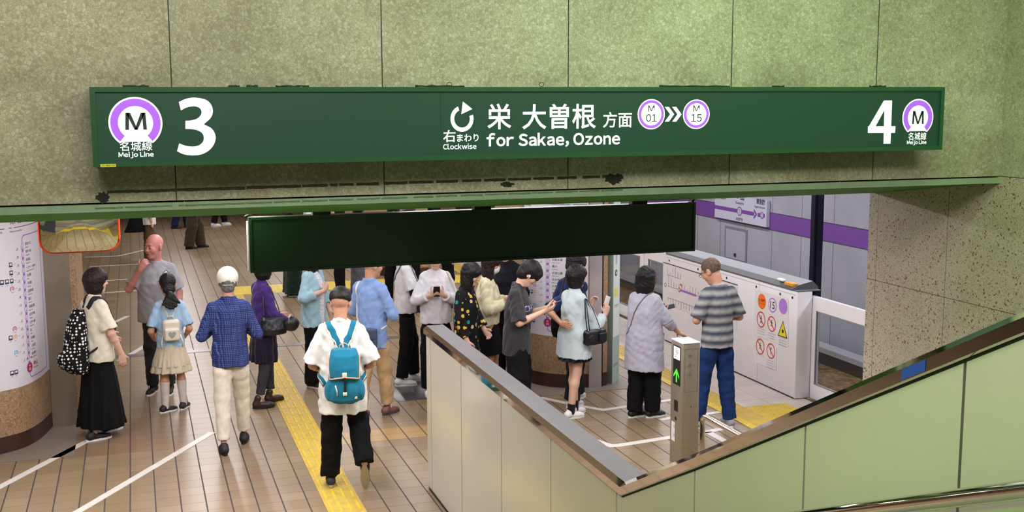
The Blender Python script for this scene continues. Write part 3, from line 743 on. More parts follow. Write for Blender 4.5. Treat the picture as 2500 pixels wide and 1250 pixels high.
# route map board on the case
f = Flat(lambda u, v, h: (6.7975 - h, -u, v))
a = CP(1618, 636); b = CP(1724, 700); top = a[1]; u0 = CP(1618, 700)[0]; u1 = -11.96
f.rect(u0, .52, u1, 1.085, 0, 0)
f.rect(u0, 1.075, u1, 1.088, 1, .001)
random.seed(5)
nm = ['いりなか', '八事', '総合リハ', '瑞穂運動場東', '新瑞橋', '妙音通', '堀田', '熱田神宮伝馬町', '熱田神宮西', '西高蔵', '金山', '東別院', '上前津', '矢場町', '栄', '久屋大通', '名古屋城', '名城公園', '黒川', '志賀本通', '平安通', '大曽根', '砂田橋', '茶屋ヶ坂', '自由ヶ丘', '本山']
for row, (zc, nn, cx) in enumerate(((.93, 6, u0 + .14), (.78, 20, u0 + .18), (.62, 20, u0 + .17))):
    for k in range(nn):
        s = nm[(row * 7 + k) % len(nm)]; uu = cx + k * .078
        if uu > u1 - .05: break
        h_ = .016 * len(s)
        zt = zc + (.02 if row < 2 else -.03)
        for i, ch in enumerate(s):
            zz = zt + (.02 * (len(s) - 1 - i) if row < 2 else -.02 * i)
            f.text(ch, uu - .008, zz, .017, 1, .001, bold=.02)
        f.ring(uu, zc, .006, .011, 2, .001, n=10)
        if k: f.rect(uu - .066, zc - .003, uu - .012, zc + .003, 2, .0008)
f.rect(u0 + .50, .766, u0 + .98, .794, 2, .0015); f.disc(u0 + .5, .78, .03, 3, .002); f.disc(u0 + .5, .78, .018, 0, .0024)
f.text('金山', u0 + .52, .84, .035, 3, .002, bold=.03); f.ring(u0 + .08, .78, .022, .03, 1, .001, n=18)
child(f.build('route_map', [M_paper, mat('map_ink', (70, 68, 78), .5), mat('map_purple', (156, 100, 190), .5), mat('map_red', (190, 40, 80), .5)]), case)

def leaf(y0, y1, label):
    r = thing('sliding_screen_door', label, 'sliding door', (7.03, (y0 + y1) / 2, 0))
    w = .13
    mb = MB().box((6.995, y0, 1.0), (7.045, y1, 1.15)).box((6.995, y0, .012), (7.045, y1, .18)).box((6.995, y0, .18), (7.045, y0 + w, 1.0)).box((6.995, y1 - w, .18), (7.045, y1, 1.0))
    child(mb.build('door_frame', M_psd), r)
    child(MB().box((7.012, y0 + w, .18), (7.020, y1 - w, 1.0)).build('window_pane', M_glass.m), r)
    mb = MB(); g = .012; a, b, c_, d = y0 + w, y1 - w, .18, 1.0
    mb.box((6.993, a, c_), (7.010, a + g, d)).box((6.993, b - g, c_), (7.010, b, d)).box((6.993, a, c_), (7.010, b, c_ + g)).box((6.993, a, d - g), (7.010, b, d))
    child(mb.build('gasket', mat('grey_gasket', (134, 132, 134), .5)), r); return r
leaf(8.9, 10.72, 'white framed sliding glass door leaf beside the flecked terrazzo wall')
leaf(13.86, 15.02, 'sliding glass door leaf just past the white screen door case')
leaf(15.04, 16.6, 'sliding glass door leaf farther along, seen beside the green column')
fixed_case(16.5, 20.0, 'white platform screen door case farther along the platform edge behind the piers')
fixed_case(5.6, 8.95, 'near white platform screen door case mostly behind the terrazzo wall')

# dark column and station sign by the track wall
o = MB().box((9.82, 15.0, -.88), (9.98, 15.10, 3.45)).box((9.86, 14.97, -.88), (9.93, 15.0, 3.45)).build('track_column', mat('black_blue_steel', (18, 22, 34), .4, .3, var=.1))
tag(o, 'tall black steel column standing beside the tracks in front of the purple band', 'column')
root = thing('station_name_sign', 'white station name board on the track wall reading Kanayama with a purple line', 'sign', (XT - .07, 18.5, 1.2))
a = gx(1745, 483, XT - .08); b = gx(1870, 555, XT - .08); wz1 = a.z + .10; wz0 = b.z; ya, yb = a.y, b.y
child(MB().box((XT - .075, yb, wz0), (XT - .012, ya, wz1)).build('board', mat('board_white', (204, 204, 218), .4)), root)
f = Flat(lambda u, v, h: (XT - .0765 - h, ya - u, v)); Wd = ya - yb; Hh = wz1 - wz0
pz = wz0 + Hh * .42
f.rect(0.0, pz - .035, Wd * .78, pz + .035, 0, 0); f.rect(Wd * .84, pz - .035, Wd * .97, pz + .035, 0, 0)
f.line([(Wd * .77, pz + .075), (Wd * .82, pz), (Wd * .77, pz - .075)], .035, 0, .001)
f.disc(Wd * .5, pz, .085, 0, .001); f.disc(Wd * .5, pz, .066, 2, .002); f.text('M', Wd * .5, pz + .005, .06, 1, .003, 'CENTER'); f.text('01', Wd * .5, pz - .045, .055, 1, .003, 'CENTER')
f.disc(Wd * .92, pz, .06, 0, .001); f.disc(Wd * .92, pz, .045, 2, .002); f.text('M', Wd * .92, pz + .003, .04, 1, .003, 'CENTER'); f.text('02', Wd * .92, pz - .035, .04, 1, .003, 'CENTER')
f.text('金山', Wd * .5, pz + .22, .16, 1, .001, 'CENTER', bold=.02); f.text('Kanayama', Wd * .5, pz + .13, .075, 1, .001, 'CENTER')
f.text('西高蔵', Wd * .03, pz + .25, .10, 1, .001, bold=.03); f.text('Nishi-Takakura', Wd * .03, pz + .17, .06, 1, .001)
f.text('東別院', Wd * .97, pz + .20, .10, 1, .001, 'RIGHT', bold=.03); f.text('Higashi Betsuin', Wd * .97, pz + .12, .06, 1, .001, 'RIGHT')
f.text('名古屋市', Wd * .5, pz - .17, .06, 1, .001, 'CENTER', bold=.02)
child(f.build('lettering', [mat('board_purple', (124, 74, 160), .45), mat('board_ink', (66, 66, 84), .5), mat('board_white2', (206, 206, 220), .4)]), root)

# ------------------------------------------------------------------ piers with route maps
def arc_map(pts):
    P = path_spline([(x, y, 0) for x, y in pts], 10); L = [0]
    for a, b in zip(P, P[1:]): L.append(L[-1] + (b - a).length)
    def fn(u, v, h):
        u = max(0, min(L[-1] - 1e-6, u)); i = max(k for k in range(len(L)) if L[k] <= u); i = min(i, len(P) - 2)
        t = (u - L[i]) / (L[i + 1] - L[i]); p = P[i].lerp(P[i + 1], t); d = (P[i + 1] - P[i]).normalized()
        return (p.x + d.y * h, p.y - d.x * h, v)
    return P, L, fn
ST = [('自由ヶ丘', 'Jiyugaoka', 16, 30), ('茶屋ヶ坂', 'Chayagasaka', 15, 28), ('砂田橋', 'Sunada-bashi', 14, 26), ('ナゴヤドーム前矢田', 'Nagoya Dome-mae Yada', 13, 24), ('大曽根', 'Ozone', 12, 22), ('平安通', 'Heian-dori', 11, 20), ('志賀本通', 'Shiga-hondori', 10, 18), ('黒川', 'Kurokawa', 9, 16), ('名城公園', 'Meijo Koen', 8, 14), ('名古屋城', 'Nagoyajo', 7, 12), ('久屋大通', 'Hisaya-odori', 6, 10), ('栄', 'Sakae', 5, 8), ('矢場町', 'Yabacho', 4, 6), ('上前津', 'Kamimaezu', 3, 4), ('東別院', 'Higashi Betsuin', 2, 2)]
MM = [mat('map_sheet', (214, 212, 222), .35), mat('map_line_purple', (150, 92, 200), .45), mat('map_text', (40, 38, 48), .5), mat('map_crimson', (176, 30, 70), .5), mat('map_orange', (232, 150, 90), .5), mat('map_blue', (74, 150, 200), .5), mat('map_navy', (40, 48, 74), .5)]
def route_map(fn, L, root, zt, zb, uc, sw=1.):
    f = Flat(fn); f.rect(.01, zb, L - .012, 2.26, 0, .002, 24)
    dz = .0764
    f.rect(uc - .017, zt - 15.2 * dz, uc + .017, zt, 1, .003)
    for k, (jp, en, no, mn) in enumerate(ST):
        z = zt - dz * k
        f.disc(uc, z, .029, 1, .0035, n=20); f.disc(uc, z, .025, 0, .004, n=20)
        f.text('M', uc, z + .004, .018, 2, .0045, 'CENTER'); f.text('%02d' % no, uc, z - .017, .024, 2, .0045, 'CENTER')
        f.text(jp, uc + .055, z + .004, .034 * sw, 2, .003, bold=.006, width=min(.031 * len(jp), .22)); f.text(en, uc + .055, z - .024, .017, 2, .003)
        f.text(str(mn), uc - .075, z - .024, .026, 2, .003, 'RIGHT', shear=.3)
        f.line([(uc - .115, z - .028), (uc - .07, z - .028)], .002, 2, .003)
    def icon(u, z, kind):
        if kind == 'JR':
            f.rect(u - .02, z - .022, u + .02, z + .022, 6, .003); f.rect(u - .013, z - .006, u + .013, z + .014, 0, .0035); f.text('JR', u, z - .04, .014, 2, .003, 'CENTER')
        else:
            f.ring(u, z, .017, .024, kind, .003, -50, 230, 20); f.line([(u, z - .008), (u, z + .008)], .008, kind, .003); f.text('Line', u, z - .036, .014, 2, .003, 'CENTER')
    for k, us in {2: ['JR'], 3: ['JR'], 4: ['JR', 'JR', 'JR'], 5: [3], 10: [3], 11: [4, 'JR'], 13: [5]}.items():
        for i, kd in enumerate(us): icon(uc - .185 - .052 * i, zt - dz * k, kd)
        f.line([(uc - .15, zt - dz * k), (uc - .12, zt - dz * k)], .002, 2, .003)
    zb_ = zb
    z1 = zt - dz * 15 + .015
    f.poly([(uc - .045, z1 + .05), (uc, z1 + .085), (uc + .045, z1 + .05), (uc + .045, z1 + .033), (uc, z1 + .067), (uc - .045, z1 + .033)], 3, .004)
    f.rect(uc - .024, z1 + .02, uc + .024, z1 + .046, 0, .0033)
    z0 = z1 - .045
    f.disc(uc, z0, .052, 1, .0035, n=26); f.disc(uc, z0, .044, 3, .004, n=26); f.text('M', uc, z0 + .008, .03, 0, .0045, 'CENTER', bold=.004); f.text('01', uc, z0 - .028, .038, 0, .0045, 'CENTER', bold=.03)
    f.text('金山', uc + .075, z0 + .004, .05, 3, .003, bold=.03); f.text('Kanayama', uc + .075, z0 - .026, .026, 3, .003)
    icon(uc - .20, z0, 'JR'); icon(uc - .245, z0, 'JR'); f.line([(uc - .17, z0), (uc - .08, z0)], .002, 2, .003)
    ur = L - .10
    f.line([(uc, z0 - .05), (uc, z0 - .075), (uc + .015, z0 - .092), (uc + .04, z0 - .10)] + [(uc + .04 + (ur - .04 - uc - .04) * k / 8, z0 - .10) for k in range(1, 9)] + [(ur - .015, z0 - .092), (ur, z0 - .075)] + [(ur, zt + .10)], .009, 1, .003)
    f.line([(uc, zt), (uc, zt + .07), (uc + .012, zt + .09), (uc + .035, zt + .10)] + [(uc + .035 + (ur - uc - .035) * k / 8, zt + .10) for k in range(1, 9)], .009, 1, .003)
    f.line([(ur - .014, zt - .01), (ur, zt - .035), (ur + .014, zt - .01)], .005, 1, .0035)
    f.line([(.03 + (L - .06) * k / 12, zt + .19) for k in range(13)], .006, 2, .003)
    f.text('3', .04, zt + .215, .20, 2, .003, bold=.04); f.text('for Sakae, Ozone', .27, zt + .225, .07, 2, .003); f.text('栄 大曽根方面', .27, zt + .30, .05, 2, .003, bold=.02)
    f.text('名城線 路線図', .04, zt + .15, .022, 2, .003); f.text('Meijo Line Route Map', .26, zt + .15, .02, 2, .003)
    return child(f.build('route_map', MM), root)
M_pier = terrazzo('beige_speckled_stone', (168, 138, 108), (178, 150, 120), (156, 124, 94), (140, 108, 80), scale=55, rough=.4, stain=.3)
M_base = mat('dark_brown_base', (58, 30, 26), .4, var=.2)
M_pinst = mat('dull_pier_steel', (136, 124, 110), .4, .35, var=.12, vs=3)
M_pinst2 = mat('bright_pier_steel', (196, 194, 196), .3, .7, var=.05)
def pier(name, label, arc, back, steel, tz, mapzt=1.93, mapzb=.60, uc=.43, extra=None, with_map=True, msteel=None):
    """arc: curved front left->right; steel: points of the flat steel strip; back: closing points"""
    P, L, fn = arc_map(arc)
    r = thing('pier', label, 'pier', (arc[2][0], arc[-1][1], 0))
    pts = [(p.x, p.y) for p in P] + steel + back
    child(MB().prism(pts, 2, .155, tz, smooth=False).build('shaft', M_pier), r)
    cx = sum(p[0] for p in pts) / len(pts); cy = sum(p[1] for p in pts) / len(pts)
    bp = [((x - cx) * 1.006 + cx, (y - cy) * 1.006 + cy) for x, y in pts]
    child(MB().prism(bp, 2, 0, .16).build('base', M_base), r)
    s = [(P[-1].x, P[-1].y)] + steel
    mb = MB()
    for a, b in zip(s, s[1:]):
        d = Vector((b[0] - a[0], b[1] - a[1])).normalized(); nx, ny = d.y * .012, -d.x * .012
        mb.prism([(a[0], a[1]), (a[0] + nx, a[1] + ny), (b[0] + nx, b[1] + ny), (b[0], b[1])], 2, .0, tz)
    child(mb.build('steel_panel', msteel or M_pinst), r)
    if with_map:
        route_map(fn, L[-1], r, mapzt, mapzb, uc)
        p = fn(0.0, 0, .0); child(MB().box((p[0] - .02, p[1] - .012, 0), (p[0] + .008, p[1] + .012, tz)).build('edge_trim', M_pinst), r)
    return r
pier('pier', 'round-fronted stone pier with the purple route map at the left edge', [(-1.33, 11.36), (-1.12, 11.53), (-.99, 11.81), (-.905, 12.22)], [(-.60, 12.24), (-.60, 13.6), (-2.2, 13.6), (-2.2, 11.15), (-1.6, 11.2)], [(-.665, 12.22)], 2.915)
c2 = (4.86, 12.49); r2 = .585
pier('pier', 'round-fronted stone pier with a route map behind the queue, beside the green column', [(c2[0] - r2 * math.cos(R_(a)), c2[1] - r2 * math.sin(R_(a))) for a in (0, 22.5, 45, 67.5, 90)], [(5.10, 11.93), (5.10, 13.6), (4.27, 13.6)], [(5.015, 11.905)], 2.915, msteel=M_pinst2)
child(MB().box((5.017, 11.895, 0), (5.032, 11.93, 2.915)).build('shadow_gap', M_black), bpy.data.objects['pier.001'])
for yy, nm_ in ((20.6, 'beige stone pier farther along the platform behind the hanging sign'), (27.0, 'most distant beige stone pier in the row')):
    r = thing('pier', nm_, 'pier', (4.8, yy, 0)); 
    child(MB().prism([(4.27 + .3, yy), (4.27, yy + .4), (4.27, yy + 1.6), (5.16, yy + 1.6), (5.16, yy)], 2, .155, 2.915).build('shaft', M_pier), r)
    child(MB().prism([(4.265 + .3, yy - .005), (4.265, yy + .395), (4.265, yy + 1.605), (5.165, yy + 1.605), (5.165, yy - .005)], 2, 0, .16).build('base', M_base), r)
# green painted column
a, b, c = gz(1474.6, 933), gz(1494.5, 938), gz(1510.7, 927); d = a + c - b
root = thing('green_column', 'pale green painted steel column with white notices beside the round pier', 'column', ((a.x + c.x) / 2, (a.y + c.y) / 2, 0))
M_gc = mat('pale_green_column_paint', (150, 172, 166), .4, var=.05)
child(MB().prism([(a.x, a.y), (b.x, b.y), (c.x, c.y), (d.x, d.y)], 2, 0, 2.915).build('shaft', M_gc), root)
dd = (c - b).normalized(); nn = Vector((dd.y, -dd.x, 0))
f = Flat(lambda u, v, h: tuple(b + dd * u + nn * (h + .001) + Vector((0, 0, v)))); Lc = (c - b).length
f.rect(.012, .55, Lc - .012, 1.75, 0, 0); f.line([(.09, 1.75), (.09, 1.4)], .01, 1, .001); f.line([(.12, 1.75), (.12, 1.4)], .01, 1, .001)
f.disc(.10, 1.30, .04, 1, .001); f.disc(.10, 1.30, .018, 0, .0015); f.rect(.05, 1.02, .16, 1.12, 2, .001); f.line([(.04, .92), (.18, .92)], .006, 1, .001); f.line([(.04, .9), (.18, .9)], .004, 1, .001)
f.rect(.02, .22, .19, .226, 1, .001); f.rect(.02, .20, .19, .205, 1, .001)
child(f.build('notices', [mat('notice_sheet', (206, 216, 216), .4), mat('notice_ink', (60, 70, 80), .5), mat('notice_yellow', (222, 206, 70), .5)]), root)

# ------------------------------------------------------------------ convex safety mirror
mc = gy(194, 560, 8.6); mw, mh = .265, .26; zb = mc.z
root = thing('safety_mirror', 'rounded rectangular convex safety mirror with orange rim below the beam', 'mirror', (mc.x, 8.6, 2.3))
zc = gy(194, 618, 8.6).z + mh
def rr(w, h, r, n=7):
    p = []
    for cx, cy, a0 in ((w - r, h - r, 0), (-w + r, h - r, 90), (-w + r, -h + r, 180), (w - r, -h + r, 270)):
        for k in range(n + 1): a = R_(a0 + 90 * k / n); p.append((cx + r * math.cos(a), cy + r * math.sin(a)))
    return p
Mm = Matrix.Translation((mc.x, 8.6, zc)) @ Matrix.Rotation(R_(3), 4, 'Z') @ Matrix.Rotation(R_(11), 4, 'X')
rp = 1.35; rings = []
mb = MB(); base = rr(mw - .008, mh - .008, .085)
N = 8
vs = []; 
for i in range(N + 1):
    s = 1 - i / N
    for (x, z) in base:
        x2, z2 = x * s, z * s; y2_ = -(math.sqrt(rp ** 2 - x2 ** 2 - z2 ** 2) - math.sqrt(rp ** 2 - mw ** 2 - mh ** 2)) - .004
        vs.append(Mm @ Vector((x2, y2_, z2)))
m_ = len(base)
fs = [(i * m_ + k, i * m_ + (k + 1) % m_, (i + 1) * m_ + (k + 1) % m_, (i + 1) * m_ + k) for i in range(N) for k in range(m_)]
mb.add(vs, fs, 0, True)
child(mb.build('mirror_face', mat('mirror_glass', (232, 226, 206), .03, 1.)), root)
loop = rr(mw, mh, .09); loop = loop + loop[:2]
child(MB().tube([Mm @ Vector((x, 0, z)) for x, z in loop], .009, 8, cap=False).build('orange_rim', mat('orange_rim', (206, 64, 30), .35)), root)
o = child(MB().prism(rr(mw - .004, mh - .004, .088), 1, .0, .03).build('back_shell', mat('mirror_back', (150, 150, 140), .5)), root)
for v in o.data.vertices: v.co = Mm @ v.co
child(MB().tube([Mm @ Vector((0, .02, .05)), Mm @ Vector((0, .16, .10)), (mc.x, 8.85, 2.915)], .014, 8).build('bracket', M_steel), root)

# ------------------------------------------------------------------ floor marks
def flat_mark(name, pts, w, label, cat, m, z=.003, group=None):
    mb = MB(); P = [Vector((*p[:2], 0)) for p in pts]
    L = []; R = []
    for i, p in enumerate(P):
        d1 = (P[i] - P[i - 1]).normalized() if i else (P[1] - P[0]).normalized(); d2 = (P[i + 1] - P[i]).normalized() if i < len(P) - 1 else d1
        d = (d1 + d2).normalized(); nrm = Vector((-d.y, d.x, 0)); k = w / 2 / max(.4, nrm.dot(Vector((-d1.y, d1.x, 0))))
        L.append(p + nrm * k); R.append(p - nrm * k)
    vs = [(v.x, v.y, z) for v in L] + [(v.x, v.y, z) for v in R] + [(v.x, v.y, .0005) for v in L] + [(v.x, v.y, .0005) for v in R]; n = len(P)
    fs = [(i, i + 1, n + i + 1, n + i) for i in range(n - 1)] + [(i, 2 * n + i, 2 * n + i + 1, i + 1) for i in range(n - 1)] + [(n + i, n + i + 1, 3 * n + i + 1, 3 * n + i) for i in range(n - 1)] + [(0, n, 3 * n, 2 * n), (n - 1, 3 * n - 1, 4 * n - 1, 2 * n - 1)]
    mb.add(vs, fs); o = mb.build(name, m); tag(o, label, cat, group); return o
M_ln = mat('white_line_tape', (206, 200, 194), .4, var=.06, vs=10)
for pts, w, lb in (
    ([(-60, 1222), (0, 1189), (207, 1080), (240, 1063)], .075, 'slanting white floor line beside the left pier, under the polka dot backpack woman'),
    ([(150, 1271), (195, 1247), (518, 1056)], .075, 'long slanting white floor line at the bottom left, ending by the plaid shirt man'),
    ([(268, 792), (312, 772)], .075, 'short slanting white floor line behind the cream blouse woman'),
    ([(291, 882), (365, 838), (420, 806)], .075, 'slanting white floor line between the cream blouse woman and the schoolgirl'),
    ([(206, 628), (290, 625), (350, 611)], .07, 'bent white queue line farthest back beside the mirror'),
    ([(220, 651), (337, 645)], .07, 'white queue line second from the back behind the left pier'),
    ([(240, 687), (320, 681), (345, 676)], .07, 'white queue line behind the bald man, third from the back'),
    ([(240, 716), (344, 709)], .07, 'white queue line behind the bald man, nearest of the four'),
    ([(1321, 971), (1357, 979), (1420, 992), (1473, 1001), (1535, 992), (1643, 976), (1700, 968)], .075, 'bent white queue line by the feet of the queue at the round pier'),
    ([(1440, 1072), (1456, 1077), (1492, 1089), (1509, 1088), (1643, 1067), (1700, 1058)], .085, 'bent white queue line nearest the balustrade corner'),
    ([(1612, 1025), (1643, 1020), (1690, 1013)], .07, 'short white queue line left of the bollard'),
    ([(1712, 1013), (1765, 1005), (1800, 1000)], .07, 'short white queue line right of the bollard behind the jeans'),
    ([(1712, 1057), (1754, 1049), (1780, 1044)], .08, 'white queue line right of the bollard beside the guard rail'),
    ([(1728, 1055), (1775, 1080)], .08, 'diagonal white line end beside the guard rail')):
    flat_mark('floor_line', [gz(*p) for p in pts], w, lb, 'floor line', M_ln)
# longitudinal tactile strip: 300 mm slabs with four bars each
root = thing('tactile_strip', 'yellow tactile guide strip with raised bars running along the platform', 'tactile paving', (1.51, 12, 0))
tx0 = 1.362
child(MB().box((tx0, 4.95, .0), (tx0 + .298, 19.6, .004)).build('strip_base', M_lemon2), root)
mb = MB(); y = 4.96
while y < 19.5:
    for k in range(4):
        xc = tx0 + .037 + .0745 * k; L2 = .125; w2 = .014
        a = [(xc - w2, y + .148 - L2 + .012), (xc, y + .148 - L2), (xc + w2, y + .148 - L2 + .012), (xc + w2, y + .148 + L2 - .012), (xc, y + .148 + L2), (xc - w2, y + .148 + L2 - .012)]
        i = [(xc + (p[0] - xc) * .6, y + .148 + (p[1] - y - .148) * .97) for p in a]
        vs = [(p[0], p[1], .004) for p in a] + [(p[0], p[1], .009) for p in i]
        mb.add(vs, [(q, (q + 1) % 6, (q + 1) % 6 + 6, q + 6) for q in range(6)] + [tuple(range(6, 12))])
    y += .297
o = mb.build('raised_bars', M_lemon); child(o, root); o['kind'] = 'stuff'
def dots(mb, x0, x1, y0, y1, st=.055, r=.012, z=.004):
    nx = int((x1 - x0) / st); ny = int((y1 - y0) / st)
    for i in range(nx):
        for j in range(ny):
            cx = x0 + (i + .5) * (x1 - x0) / nx; cy = y0 + (j + .5) * (y1 - y0) / ny
            vs = [(cx + r * math.cos(k * math.pi / 3), cy + r * math.sin(k * math.pi / 3), z) for k in range(6)] + [(cx + r * .6 * math.cos(k * math.pi / 3), cy + r * .6 * math.sin(k * math.pi / 3), z + .005) for k in range(6)]
            mb.add(vs, [(k, (k + 1) % 6, (k + 1) % 6 + 6, k + 6) for k in range(6)] + [tuple(range(6, 12))])
root = thing('warning_strip', 'yellow warning strip of dotted tiles along the platform edge in front of the doors', 'tactile paving', (5.96, 12, 0))
child(MB().box((5.785, 4.95, 0), (5.875, 40, .0075)).build('edge_line', M_lemon), root)
child(MB().box((5.88, 4.95, 0), (6.12, 40, .006)).build('strip_base', M_lemon2), root)
mb = MB(); dots(mb, 5.885, 6.115, 8, 18, z=.006); o = mb.build('warning_dots', mat('dot_yellow', (196, 168, 76), .5)); child(o, root); o['kind'] = 'stuff'
root = thing('warning_tiles', 'bright yellow dotted tiles at the door beside the warning strip', 'tactile paving', (6.4, 10.3, 0))
child(MB().box((6.125, 9.6, .006), (6.62, 10.56, .009)).build('tile_base', M_lemon), root)
mb = MB(); dots(mb, 6.125, 6.62, 9.6, 10.56, z=.009); o = mb.build('warning_dots', M_lemon); child(o, root); o['kind'] = 'stuff'
root = thing('crossing_tactile_strip', 'yellow tactile strip crossing the platform behind the waiting people', 'tactile paving', (3.5, 20, 0))
child(MB().box((1.362, 19.62, 0), (5.78, 20.5, .004)).build('strip_base', M_lemon), root)
mb = MB(); dots(mb, 1.37, 5.7, 19.65, 20.45, st=.11, r=.03); o = mb.build('warning_dots', M_lemon); child(o, root); o['kind'] = 'stuff'
# steel expansion joint and inspection plate
o = MB().box((-.9, 15.28, .0005), (1.355, 15.43, .004)).box((1.667, 15.28, .0005), (5.78, 15.43, .004)).build('expansion_joint', mat('dull_joint_steel', (128, 124, 128), .35, .6, var=.2, vs=3)); tag(o, 'flat steel expansion joint strip crossing the tiled floor', 'floor joint')
root = thing('inspection_plate', 'square dark grey steel inspection plate set in the floor tiles', 'floor hatch', (2.95, 12.4, 0))
child(MB().rbox((2.63, 12.0, -.003), (3.30, 12.82, .004), .002).build('plate', mat('plate_steel', (88, 84, 86), .35, .5, var=.2, vs=4)), root)
child(MB().tube([(2.70, 12.72, .006), (2.71, 12.75, .006)], .006, 6).build('lift_ring', M_steel), root)
# slab of grey granite at the foot of the left pier
o = MB().box((-2.4, 11.1, 0.0005), (-.655, 13.6, .003)).build('floor_pier_surround', mat('grey_pier_surround', (120, 108, 98), .5, var=.15, vs=30)); tag(o, kind='structure')
o = MB().box((4.1, 11.7, 0.0005), (5.4, 13.6, .003)).build('floor_pier_surround_2', mat('grey_pier_surround', (120, 108, 98), .5)); tag(o, kind='structure')
# ------------------------------------------------------------------ smooth-blended solids (distance fields meshed by surface nets)
V3 = lambda *a: np.array(a, float)
class SDF:
    def __init__(s): s.p = []; s.disp = None
    def _add(s, fn, lo, hi, k, op): s.p.append((fn, np.array(lo, float), np.array(hi, float), k, op)); return s
    def cone(s, a, b, ra, rb, k=.02, op='u', flat=None, cap=False):
        a = np.array(a, float); b = np.array(b, float); ab = b - a; L2 = max(ab @ ab, 1e-9)
        if flat is not None: nv = np.array(flat[0], float); nv /= np.linalg.norm(nv); ff = flat[1]
        def fn(X, Y, Z):
            x = X - a[0]; y = Y - a[1]; z = Z - a[2]
            h = np.clip((x * ab[0] + y * ab[1] + z * ab[2]) / L2, 0, 1)
            vx = x - h * ab[0]; vy = y - h * ab[1]; vz = z - h * ab[2]
            q = vx * vx + vy * vy + vz * vz
            e = 0
            if cap: e = ((x * ab[0] + y * ab[1] + z * ab[2]) / L2 - 1) * math.sqrt(L2)
            if flat is not None:
                vn = vx * nv[0] + vy * nv[1] + vz * nv[2]; q = np.maximum(q + vn * vn * (1 / ff ** 2 - 1), 0)
                return (np.sqrt(q) - (ra + (rb - ra) * h)) * min(1., ff * 1.3)
            d = np.sqrt(q) - (ra + (rb - ra) * h)
            return np.maximum(d, e) if cap else d
        r = max(ra, rb) * max(1, flat[1] if flat is not None else 1)
        return s._add(fn, np.minimum(a, b) - r, np.maximum(a, b) + r, k, op)
    def ell(s, c, r, k=.02, op='u', R=None):
        c = np.array(c, float); r = np.array(r, float); R = np.eye(3) if R is None else np.array(R, float); sc = np.linalg.norm(R[:, 0]); R = R / sc; r = r * sc
        def fn(X, Y, Z):
            x = X - c[0]; y = Y - c[1]; z = Z - c[2]
            q = [R[0][i] * x + R[1][i] * y + R[2][i] * z for i in range(3)]
            k0 = np.sqrt((q[0] / r[0]) ** 2 + (q[1] / r[1]) ** 2 + (q[2] / r[2]) ** 2)
            k1 = np.sqrt((q[0] / r[0] ** 2) ** 2 + (q[1] / r[1] ** 2) ** 2 + (q[2] / r[2] ** 2) ** 2) + 1e-9
            return k0 * (k0 - 1) / k1
        m = r.max(); ext = np.sqrt(((R * r) ** 2).sum(1))
        return s._add(fn, c - ext, c + ext, k, op)
    def box(s, c, h, rd=.01, k=.01, op='u', R=None):
        c = np.array(c, float); h = np.array(h, float) - rd; R = np.eye(3) if R is None else np.array(R, float)
        def fn(X, Y, Z):
            x = X - c[0]; y = Y - c[1]; z = Z - c[2]
            q = [np.abs(R[0][i] * x + R[1][i] * y + R[2][i] * z) - h[i] for i in range(3)]
            o = np.sqrt(sum(np.maximum(t, 0) ** 2 for t in q))
            return o + np.minimum(np.maximum(q[0], np.maximum(q[1], q[2])), 0) - rd
        ext = np.abs(R) @ (h + rd)
        return s._add(fn, c - ext, c + ext, k, op)
    def loft(s, prof, k=.02, op='u', pleat=None, shear=None):
        """prof rows (z, cx, cy, a, b) ascending z; elliptical slices; pleat=(n, amp, phase, z0, z1)"""
        P = np.array(sorted(prof), float)
        def fn(X, Y, Z):
            zc = np.clip(Z, P[0, 0], P[-1, 0])
            cx, cy, a, b = [np.interp(zc.ravel(), P[:, 0], P[:, i]).reshape(zc.shape) for i in (1, 2, 3, 4)]
            x = X - cx; y = Y - cy
            if pleat:
                n, amp, ph, z0, z1 = pleat; th = np.arctan2(y / b, x / a); w = np.clip((z1 - Z) / (z1 - z0), 0, 1)
                m = 1 + amp * w * (np.sin(n * th + ph) + .5 * np.sin((n * 1.7) // 1 * th + 2.1 + ph * 2)); a = a * m; b = b * m
            k0 = np.sqrt((x / a) ** 2 + (y / b) ** 2); k1 = np.sqrt((x / a ** 2) ** 2 + (y / b ** 2) ** 2) + 1e-6
            d = np.where(k0 < .25, -np.minimum(a, b) * .75, k0 * (k0 - 1) / k1)
            return np.maximum(d, np.maximum(P[0, 0] - Z, Z - P[-1, 0]))
        am = P[:, 3].max() * 1.15; bm = P[:, 4].max() * 1.15
        lo = (P[:, 1].min() - am, P[:, 2].min() - bm, P[0, 0]); hi = (P[:, 1].max() + am, P[:, 2].max() + bm, P[-1, 0])
        return s._add(fn, lo, hi, k, op)
    def plane(s, n, c, op='i'):
        """keep the side n.p < c"""
        n = np.array(n, float); n /= np.linalg.norm(n)
        return s._add(lambda X, Y, Z: n[0] * X + n[1] * Y + n[2] * Z - c, (-9,) * 3, (9,) * 3, .004, op)
    @staticmethod
    def _comb(a, d, k, op):
        if op == 'u':
            h = np.clip(.5 + .5 * (a - d) / k, 0, 1); return a * (1 - h) + d * h - k * h * (1 - h)
        if op == 's': d = -d
        h = np.clip(.5 - .5 * (a - d) / k, 0, 1); return a * (1 - h) + d * h + k * h * (1 - h)
    def eval(s, P):
        P = np.atleast_2d(np.array(P, float)); X, Y, Z = P.T; D = np.full(len(P), 1.)
        for fn, lo, hi, k, op in s.p: D = s._comb(D, fn(X, Y, Z), k, op)
        return D + s.fold(X, Y, Z) if s.disp else D
